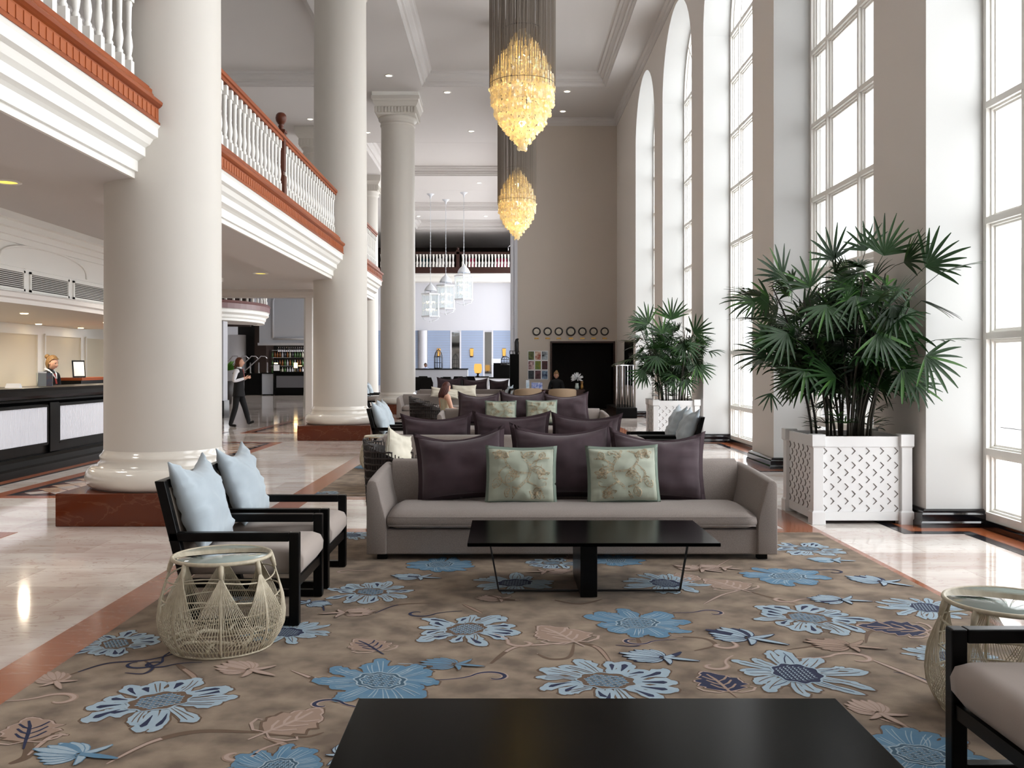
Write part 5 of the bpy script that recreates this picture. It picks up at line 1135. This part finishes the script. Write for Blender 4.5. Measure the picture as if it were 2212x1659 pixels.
v=P(1246,833,28.6); r=empty('flower_vase',(v.x,28.55,.75),0,'vase of white spiky flowers on the concierge desk','flowers'); MB().lathe([(0,0),(.06,0),(.07,.08),(.05,.16),(.055,.2)],n=14).build('vase','glass_table',r); b=MB(); rd=random.Random(3)
for k in range(90):
    a=rd.uniform(0,6.28); z=rd.uniform(-.4,1); d=Vector((math.cos(a)*math.sqrt(1-z*z),math.sin(a)*math.sqrt(1-z*z),z)); c=Vector((0,0,.34)); s=d.orthogonal().normalized()*.014; b.add([c+d*.05-s,c+d*.05+s,c+d*.15+s*1.4,c+d*.21,c+d*.15-s*1.4],[(0,1,2,3,4)])
b.build('petals','paper_white',r)
for i,(px,w,h,col,tilt) in enumerate(((1140,.10,.30,(150,180,200),.1),(1160,.34,.22,(60,90,170),.0))):
    mat('brochure_%d'%i,col,.4,noise_=(14,(220,220,225),.8,3)); v=P(px,836,28.5); T=Matrix.Rotation(-.25,4,'X'); tag(MB().box((-w/2,-.01,0),(w/2,.01,h),0,T).build('brochure','brochure_%d'%i,loc=(v.x,28.5,.752)),['pale upright brochure at the left end of the concierge desk','blue picture brochure standing on the concierge desk'][i],'brochure')
mat('gold_art',(150,110,40),.4,noise_=(10,(60,20,20),.9,3)); v=P(1257,836,28.5); tag(MB().lathe([(0,0),(.04,0),(.05,.1),(.03,.16),(.05,.24),(.0,.27)],n=10).build('figurine','gold_art',loc=(v.x,28.5,.752)),'small golden ornament right of the white flowers on the desk','ornament')
# tall dark cabinet at the edge of the clock wall
Y=30.3; a=P(1101,760,Y); c=P(1121,855,Y); r=empty('cabinet',((a.x+c.x)/2,Y,0),0,'tall black iron-topped cabinet by the white corner of the clock wall','cabinet'); hw=(c.x-a.x)/2; zt=P(0,765,Y).z
MB().box((-hw,-.2,0),(hw,.2,zt)).build('body','black_lacquer',r); b=MB()
for k in range(4): x=-hw+2*hw*k/3; b.tube([(x,-.18,zt),(x,-.18,zt+.1)],.012,5)
b.bar((-hw,-.18,zt+.1),(hw,-.18,zt+.1),.02); b.tube([(hw*.4,0,zt+.1),(hw*.5,0,zt+.35),(hw*.8,0,zt+.52)],.03,6); b.build('gallery_rail','iron_black',r)
MB().lathe([(.05,zt+.0),(.07,zt+.1),(.07,zt+.4),(.03,zt+.5),(.0,zt+.52)],(hw*.5,0,0),10).build('finial','iron_black',r)
# wooden window shutter frame and luggage rail by the far window
Y=27.2; r=empty('luggage_rail',(3.45,26.2,0),0,'row of black and steel upright bars behind the smaller palm','railing'); 
MB().box((-.30,-.3,0),(.30,2.2,.30)).build('base','black_lacquer',r,bevel=.02)
for k in range(7): MB().tube([(-.26+.085*k,-.1+.05*k,.3),(-.26+.085*k,-.1+.05*k,1.5)],.016,8).build('upright_bar','iron_black' if k%2 else 'chrome',r)
MB().tube([(-.3,-.12,1.5),(.3,.25,1.5)],.02,8).build('top_bar','chrome',r)
a=P(1343,735,30); tag(MB().box((WX-.05,27.2,.9),(WX-.001,28.9,2.25)).build('wall_screen','black_lacquer'),'dark flat panel on the window wall, half hidden by the smaller palm','screen')
# ================= far lounge: counters and wall
b=MB(); zt=FP(0,714).z; mat('panel_blue',(150,166,194),.6)
r=YF-.002
def fx(px,Y=YF): return (px-CX)/F*Y
for k,(x0,x1,m) in enumerate(((700,812,0),(816,903,0),(924,974,0),(995,1045,0),(1065,1125,0),(905,923,1),(976,993,2),(1047,1062,2))):
    X0,X1=fx(x0),fx(x1)
    if m==0:
        b.box((X0,YF-.04,.3),(X1,YF-.001,zt),0); 
        n=22
        for i in range(1,n): z=.3+(zt-.3)*i/n; b.box((X0,YF-.046,z),(X1,YF-.04,z+.012),4)
    elif m==1: b.lathe([(.27,0),(.27,zt)],((X0+X1)/2,YF-.1,0),20,1)
    else: b.box((X0,YF-.03,.3),(X1,YF-.001,zt-.1),3); b.box((X0-.1,YF-.05,.3),(X0,YF-.001,zt),1); b.box((X1,YF-.05,.3),(X1+.1,YF-.001,zt),1)
b.box((-12,YF-.06,zt),(1.2,YF,zt+.08),1)
S('trim_15',b,['panel_blue','far_white','panel_blue','mirror','grey_wall'])
for i,px in enumerate((948,1019,1089)):
    v=FP(px,760); e=empty('wall_sconce',(v.x,YF-.05,v.z),0,['glowing amber wall sconce at left, above the birdcage','glowing amber wall sconce between the two mirrors','glowing amber wall sconce at right by the dark cabinet'][i],'wall lamp','amber sconces on the blue panelled wall')
    MB().lathe([(.09,-.26),(.11,.18),(.11,.2)],n=12,a0=PI,a1=2*PI).build('shade','sconce_glow',e); MB().lathe([(.11,-.33),(.10,-.26),(0,-.26)],n=12).box((-.11,-.0,-.33),(.11,.05,.22)).build('bracket','wood_dark',e)
# gallery balcony at the far end
r=empty('gallery_balustrade',(0,57.0,0),0,'distant dark railed gallery with white balusters behind the hanging lanterns','railing'); X0,X1=fx(820,57),fx(1117,57); zz=lambda py:P(0,py,57).z
MB().box((X0,0,zz(590)),(X1,.3,zz(577))).build('ledge','wood_dark',r); MB().box((X0,.0,zz(549)),(X1,.16,zz(544))).build('handrail','wood_dark',r)
h0,h1=zz(577),zz(549); bb=MB(); hh=h1-h0; bb.box((-.06,-.05,0),(.06,.05,hh*.2)); bb.box((-.06,-.05,hh*.85),(.06,.05,hh)); bb.lathe([(.06,hh*.2),(.08,hh*.35),(.04,hh*.5),(.05,hh*.7),(.06,hh*.85)],n=8)
me=None; x=X0+.1
while x<X1-.05:
    if abs(x-fx(989,57))>.2:
        if me is None: me=bb.build('baluster','paint_white',r,loc=(x,.08,h0))
        else: o=me.copy(); COL.objects.link(o); o.location=(x,.08,h0)
    x+=.203
nx=fx(989,57); MB().box((nx-.1,0,h0),(nx+.1,.2,zz(540))).lathe([(.05,zz(540)),(.1,zz(538)),(.1,zz(535)),(0,zz(533))],(nx,.1,0),10).build('newel_post','wood_dark',r)
S('trim_16',MB().box((-18,57.0,zz(608)),(X1,65,zz(600))).box((-18,57.05,zz(600)),(X1,65,zz(590))).box((-18,56.95,zz(597)),(X1,57.1,zz(592))),'paint_white')
mat('cloth_magenta',(190,20,80),.8); mat('cloth_teal',(30,80,90),.8)
for i,(px,c,w) in enumerate(((1020,'cloth_magenta',.5),(1084,'cloth_magenta',.7),(950,'paper_white',.5),(920,'cloth_teal',.6))):
    tag(MB().box((-w/2,0,0),(w/2,.5,.75)).box((-w/2,.4,.75),(w/2,.5,1.15)).build('gallery_chair',c,loc=(fx(px,59),58.6,P(0,590,57).z)),['magenta chair behind the far gallery balusters, left','brighter magenta chair behind the far gallery balusters, right','white chair behind the far gallery balusters','teal chair behind the far gallery balusters, left end'][i],'chair')
v=P(1098,544,57.2); e=MB().tube([(0,0,0),(0,0,.3),(.15,0,.45),(.3,0,.3),(.25,0,.15),(.15,0,.1)],.04,8).build('hook_lamp','chrome',loc=(v.x,57.08,zz(544))); tag(e,'curved pale lamp standing on the far gallery rail at right','lamp')
# counters
def ctr(x0,x1,y0,y1,Y,D,label,front,top,name='bar_counter'):
    X0,X1=fx(x0,Y),fx(x1,Y); h=P(0,y0,Y).z; r=empty(name,((X0+X1)/2,Y,0),0,label,'counter'); w=(X1-X0)/2
    MB().box((-w,0,0.05),(w,D,h-.06)).build('front',front,r); MB().box((-w-.03,-.05,h-.06),(w+.03,D,h)).build('worktop',top,r); MB().box((-w+.02,.03,0),(w-.02,D,.05)).build('toe_kick','black_lacquer',r); return h
ctr(1008,1055,813,855,45,.8,'white fronted bar counter before the amber-lit far wall, left section','far_white','black_lacquer'); ctr(1057.5,1104,815,855,44.8,.8,'white fronted bar counter, right section beside the tall cabinet','far_white','black_lacquer')
h=ctr(893,1010,796,845,49,.8,'long grey far counter under the birdcage','grey_wall','black_lacquer')
def cage(px,pb,pt,w,Y,label):
    v=P(px,pb,Y); hh=(pb-pt)*Y/F; R=w*Y/F/2; r=empty('birdcage',v,0,label,'birdcage'); b=MB()
    for k in range(10): a=2*PI*k/10; b.tube([(R*math.cos(a),R*math.sin(a),0),(R*math.cos(a),R*math.sin(a),hh*.6),(R*.75*math.cos(a),R*.75*math.sin(a),hh*.8),(R*.3*math.cos(a),R*.3*math.sin(a),hh*.94),(0,0,hh)],.013,5)
    for z in (0,.3,.6): b.tube([(R*math.cos(2*PI*k/20),R*math.sin(2*PI*k/20),hh*z) for k in range(20)],.015,5,closed=True)
    b.build('bars','iron_black',r); MB().lathe([(0,0),(R,0),(R,.04),(0,.04)],n=20).build('floor','iron_black',r)
cage(947,796,754,18,49.4,'black domed birdcage on the far counter, under the left sconce'); cage(1092,788,769,20,44.9,'low black domed birdcage at the right end of the white bar')
tag(MB().box((-.55,-.2,0),(.55,.25,.7)).build('coffee_machine','black_lacquer',loc=(fx(1090,44.9),45.2,P(0,815,44.8).z)),'black coffee machine block on the right bar section, under the low birdcage','machine')
v=P(1072,790,45); T=Matrix.Rotation(.3,4,'X'); tag(MB().box((-.22,-.02,0),(.22,.02,.3),0,T).build('till_screen','screen_glow',loc=(v.x,45.1,P(0,788,44.8).z)),'small lit till screen on the right bar section','screen')
v=P(1032,800,44.9); r=empty('table_lamp',(v.x,45.2,P(0,813,45).z),0,'amber glowing lamp on the left section of the white bar','table lamp'); MB().lathe([(.1,0),(.05,.05),(.05,.12),(.13,.16)],n=12).build('base','black_lacquer',r); MB().lathe([(.15,.16),(.2,.35),(.18,.58),(.14,.62)],n=14).build('shade','sconce_glow',r)
rd=random.Random(8)
# dark bistro chairs in front of the far counters, each its own
def bistro(px,Y,rz,label):
    x=fx(px,Y); r=empty('bistro_chair',(x,Y,0),rz,label,'chair','dark chairs in the far lounge')
    b=MB(); b.box((-.24,-.22,.43),(.24,.24,.48)); b.build('seat','black_wood',r)
    MB().prism([(-.25,.48),(.25,.48),(.27,.8),(.2,1.02),(-.2,1.02),(-.27,.8)],.2,.25,'y').build('backrest','black_wood',r)
    for sx in (-.21,.21):
        for sy in (-.19,.21): MB().tube([(sx,sy,.43),(sx*1.1,sy*1.1,0)],.018,6).build('leg','black_wood',r)
for i,(px,Y,rz) in enumerate(((905,40,3.3),(926,38.5,2.9),(958,39,3.5),(972,41,2.6),(990,43,3.2),(1003,40.5,.4),(1020,42.8,2.8),(915,43.5,.2))): bistro(px,Y,rz,'dark lounge chair in the distance before the far bar counters')
s4=clone(s1,(fx(900,27),27.2,0),0,'distant grey sofa with its arm showing right of the third column')
s4.location=(-3.0,25.4,0)
s5=clone(s1,(.35,33.2,0),PI,'dark distant sofa with plum cushions before the far bar')
s5.location=(.0,33.0,0)
for i,(x,y,z,w) in enumerate(((-1.05,31.3,.82,.9),(-1.95,31.3,.86,.9),(-.2,31.3,.78,.7))): plum(x,32.4,z,w,.5,.2,0,0,['middle plum cushion on the dark distant sofa','left plum cushion on the dark distant sofa','right plum cushion on the dark distant sofa'][i],40+i)
pillow('cushion',.8,.3,.14,['fabric_cream'],TR((-1.7,26.0,.72),-.3,.1,.1),'flat cream cushion on the distant grey sofa','cushion',None,.02,45); pillow('cushion',.7,.35,.14,['fabric_cream'],TR((-1.15,26.1,.78),-.3,0,0),'second cream cushion upright on the distant grey sofa','cushion',None,.02,46)
# ================= bar at left
Yb=48.0
def bx(px,Y=Yb): return (px-CX)/F*Y
b=MB(); zb=P(0,742,Yb).z; b.box((bx(560),Yb,zb),(bx(700),Yb+.4,ZC)); S('wall_bar',b,'grey_wall')
b=MB(); xa,xb=bx(590),bx(662); b.tube([(xa,Yb-.03,zb+.25),(xa,Yb-.03,P(0,655,Yb).z)]+[(xa+1.3-1.3*math.cos(PI/2*k/8),Yb-.03,P(0,655,Yb).z+.9*math.sin(PI/2*k/8)) for k in range(1,9)]+[(xb+.5,Yb-.03,P(0,655,Yb).z+.9)],.06,6); b.tube([(xa,Yb-.03,zb+.25),(xb+.5,Yb-.03,zb+.25)],.06,6); b.box((bx(558),Yb-.12,zb-.1),(bx(700),Yb+.1,zb+.03)); S('trim_17',b,'grey_wall')
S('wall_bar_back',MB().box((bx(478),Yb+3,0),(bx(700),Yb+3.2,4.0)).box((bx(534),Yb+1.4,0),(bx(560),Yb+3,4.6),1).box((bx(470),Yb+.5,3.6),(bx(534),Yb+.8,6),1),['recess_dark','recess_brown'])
r=empty('back_bar',(bx(620,Yb+2),Yb+2,0),0,'dark back bar shelves with bottles and glasses in the recess','shelf'); w=bx(665,Yb+2)-bx(590,Yb+2)
MB().box((-w/2,0,0),(w/2,.4,1.1)).build('cabinet','recess_dark',r); 
for z in (1.5,1.95,2.35): MB().box((-w/2,0,z),(w/2,.3,z+.03)).build('shelf','mirror',r)
for k,c in enumerate(((200,200,210),(70,110,60),(150,90,40),(190,190,170),(60,60,70))): mat('bottle_%d'%k,c,.1,spec=.8)
bt=[MB().lathe([(0,0),(.04,0),(.04,.16),(.015,.22),(.015,.28),(0,.28)],n=8) for _ in range(1)][0]; protos={}
rd=random.Random(4)
for z in (1.13,1.53,1.98):
    for k in range(13):
        c='bottle_%d'%rd.randint(0,4)
        if c not in protos: o=bt.build('bottle',c); protos[c]=o
        else: o=protos[c].copy(); COL.objects.link(o)
        o.location=(bx(620,Yb+2)-w/2+.12+k*(w-.24)/12,Yb+2.12,z); o.scale=(1.3,1.3,1.15); tag(o,'bottle standing on the shelves of the dark back bar','bottle','bottles on the back bar shelves')
gl=MB().lathe([(.05,0),(.06,.1),(.03,.16),(.008,.18),(.008,.26),(.04,.27)],n=8); p0=None
for k in range(16):
    if p0 is None: o=gl.build('hanging_glass','chrome'); p0=o
    else: o=p0.copy(); COL.objects.link(o)
    o.location=(bx(602,Yb+.8)+k*.10,Yb+.8,zb-.42); tag(o,'stemmed glass hanging upside down over the left bar','glass','glasses hanging over the bar')
MB_r=empty('glass_rack',(bx(602,Yb+.8)-.1,Yb+.8,zb-.15),0,'rack above the left bar from which glasses hang','rack'); MB().box((0,-.1,0),(1.8,.1,.05)).build('rail','iron_black',MB_r)
ctr(592,662,803,853,47,.7,'black bar counter with framed panel, right of the white end','black_lacquer','black_lacquer'); mat('inset_grey',(84,82,86),.6); CB=[o for o in COL.objects if o.name.startswith('bar_counter')][-1]; ctr(566,590,805,851,47.3,.7,'white end section of the left bar counter','bar_front','black_lacquer'); ctr(528,564,806,851,47.6,.7,'dark bar counter section behind the walking woman','black_lacquer','black_lacquer')
MB().box((-.7,-.05,.4),(.7,-.001,1.0)).build('inset_panel','inset_grey',CB)
for i,px in enumerate((594,637,661)):
    v=P(px,803,47); r=empty('table_lamp',(v.x,47.2,P(0,803,47).z),0,['small glowing lamp at the left end of the black bar','small glowing lamp in the middle of the black bar','small glowing lamp at the right end of the black bar by the pier'][i],'table lamp','small lamps on the black bar'); MB().lathe([(.08,0),(.03,.03),(.03,.2)],n=10).build('base','black_lacquer',r); MB().lathe([(.09,.2),(.09,.45)],n=12).build('shade','candle_glow',r)
v=P(596,800,46.8); tag(MB().box((-.2,-.01,0),(.2,.01,.4)).box((-.15,-.014,.05),(.15,-.011,.35),1).build('framed_card',['black_lacquer','paper_white'],loc=(v.x,46.95,P(0,803,47).z)),'small framed card standing at the left end of the black bar','sign')
# stair rail
r=empty('stair_rail',(bx(518,48.4),48.4,0),0,'curved chrome stair handrails behind the walking woman','railing'); 
for k in range(4):
    b=MB(); x=-.5+.42*k; b.tube([(x-.9,k*.3,1.1),(x,k*.3,1.9),(x+.12,k*.3,2.03),(x+.35,k*.3,2.03),(x+.45,k*.3,1.9)],.035,8); b.build('handrail','chrome',r)
for k in range(3): MB().tube([(.4+.45*k,.6,0),(.4+.45*k,.6,1.7)],.04,8).build('post','chrome',r)
mat('foliage_far',(90,140,50),.6); v=P(488,800,36)
rd=random.Random(2); b=MB()
for k in range(60):
    a=rd.uniform(0,6.28); d=Vector((math.cos(a),math.sin(a),rd.uniform(.2,1.5))).normalized()*rd.uniform(.3,.6); s=d.orthogonal().normalized()*.05; b.add([Vector((0,0,.6)),Vector((0,0,.6))+d*.6+s,Vector((0,0,.6))+d,Vector((0,0,.6))+d*.6-s],[(0,1,2,3)])
r=empty('potted_shrub',(v.x,36,.0),0,'bright green plant at the left edge, between the big column and the walking woman','potted plant'); b.build('leaves','foliage_far',r,loc=(0,0,.7)); MB().lathe([(0,0),(.22,0),(.28,.9),(0,.9)],n=14).build('pot','rattan_dark',r)
# curved balcony beyond the mezzanine
r=empty('curved_balcony',(-12.1,36.5,0),0,'curved balcony with purple-brown fascia jutting in over the left passage','balcony'); 
def sweep(prof,Rr,a0,a1,n=28):
    return [[((Rr+o)*math.cos(a0+(a1-a0)*k/n)*1.0,(Rr*1.4+o)*math.sin(a0+(a1-a0)*k/n),z) for o,z in prof] for k in range(n+1)]
fpr=[(-.25,3.20),(-.22,3.20),(-.22,3.28),(-.17,3.33),(-.16,3.42),(-.11,3.46),(-.05,3.5),(-.05,3.60),(-.02,3.64),(-.5,3.64),(-.5,3.2)]
MB().loft(sweep(fpr,2.6,-PI*.62,PI*.25),0,False,True).build('cornice','paint_white',r); MB().loft(sweep([(-.5,3.64),(0,3.64),(0,3.84),(.03,3.88),(-.02,3.95),(-.5,3.95)],2.6,-PI*.62,PI*.25),0,False,True).build('fascia','wood_purple',r)
MB().loft(sweep([(-2.5,3.22),(-.24,3.22),(-.24,3.3),(-2.5,3.3)],2.6,-PI*.62,PI*.25),0,False,True).build('soffit','paint_ceiling',r)
p0=None
for k in range(22):
    a=-PI*.60+PI*.82*k/21
    if p0 is None: p0=baluster().build('baluster','paint_white',r); o=p0
    else: o=p0.copy(); COL.objects.link(o)
    o.location=((2.6-.15)*math.cos(a),(3.64-.15)*math.sin(a),3.95)
MB().loft(sweep([(-.2,4.76),(-.08,4.76),(-.08,4.86),(-.2,4.86)],2.6,-PI*.62,PI*.25),0,False,True).build('handrail','wood_dark',r)
# second gallery seen between the second and third columns
X=fx(815,44); S('wall_side_gallery',MB().box((-18,46,0),(bx(470),46.3,ZC)),'far_white')
# exterior terrace outside the windows
S('exterior_ground',MB().box((4.6,-8,-.12),(30,40,-.02)),'exterior_pale')
S('exterior_wall',MB().box((12,14,0),(12.4,60,3.6)).box((10.6,14,3.6),(12.4,60,3.9)),'exterior_pale')
# ================= camera, light
cam=bpy.data.cameras.new('camera'); co=bpy.data.objects.new('camera',cam); COL.objects.link(co); bpy.context.scene.camera=co
co.location=(0,0,H); co.rotation_euler=(PI/2,0,0); cam.sensor_width=36; cam.lens=F/2212*36; cam.clip_end=200
cam.shift_x=(1106-CX)/2212; cam.shift_y=-(829.5-HY)/2212
sc=bpy.context.scene; w=bpy.data.worlds.new('sky'); sc.world=w; w.use_nodes=True; bg=w.node_tree.nodes['Background']; bg.inputs[0].default_value=(.95,.975,1,1); bg.inputs[1].default_value=SKY
def area(name,loc,rot,sx,sy,e,col=(1,1,1),portal=False):
    l=bpy.data.lights.new(name,'AREA'); l.shape='RECTANGLE'; l.size=sx; l.size_y=sy; l.energy=e; l.color=col
    if portal: l.cycles.is_portal=True
    o=bpy.data.objects.new(name,l); COL.objects.link(o); o.location=loc; o.rotation_euler=rot; return o
for i,(a,c) in enumerate(WIN): area('window_daylight',(4.62,(a+c)/2,4.8),(0,PI/2,0),9.6,c-a,1,portal=True)
area('window_daylight',(1.45,45.3,4.5),(0,PI/2,0),9.0,24,1,portal=True)
sc.view_settings.view_transform='Standard'; sc.view_settings.look='None'; sc.view_settings.gamma=1; sc.view_settings.use_curve_mapping=False; sc.view_settings.exposure=EXPO
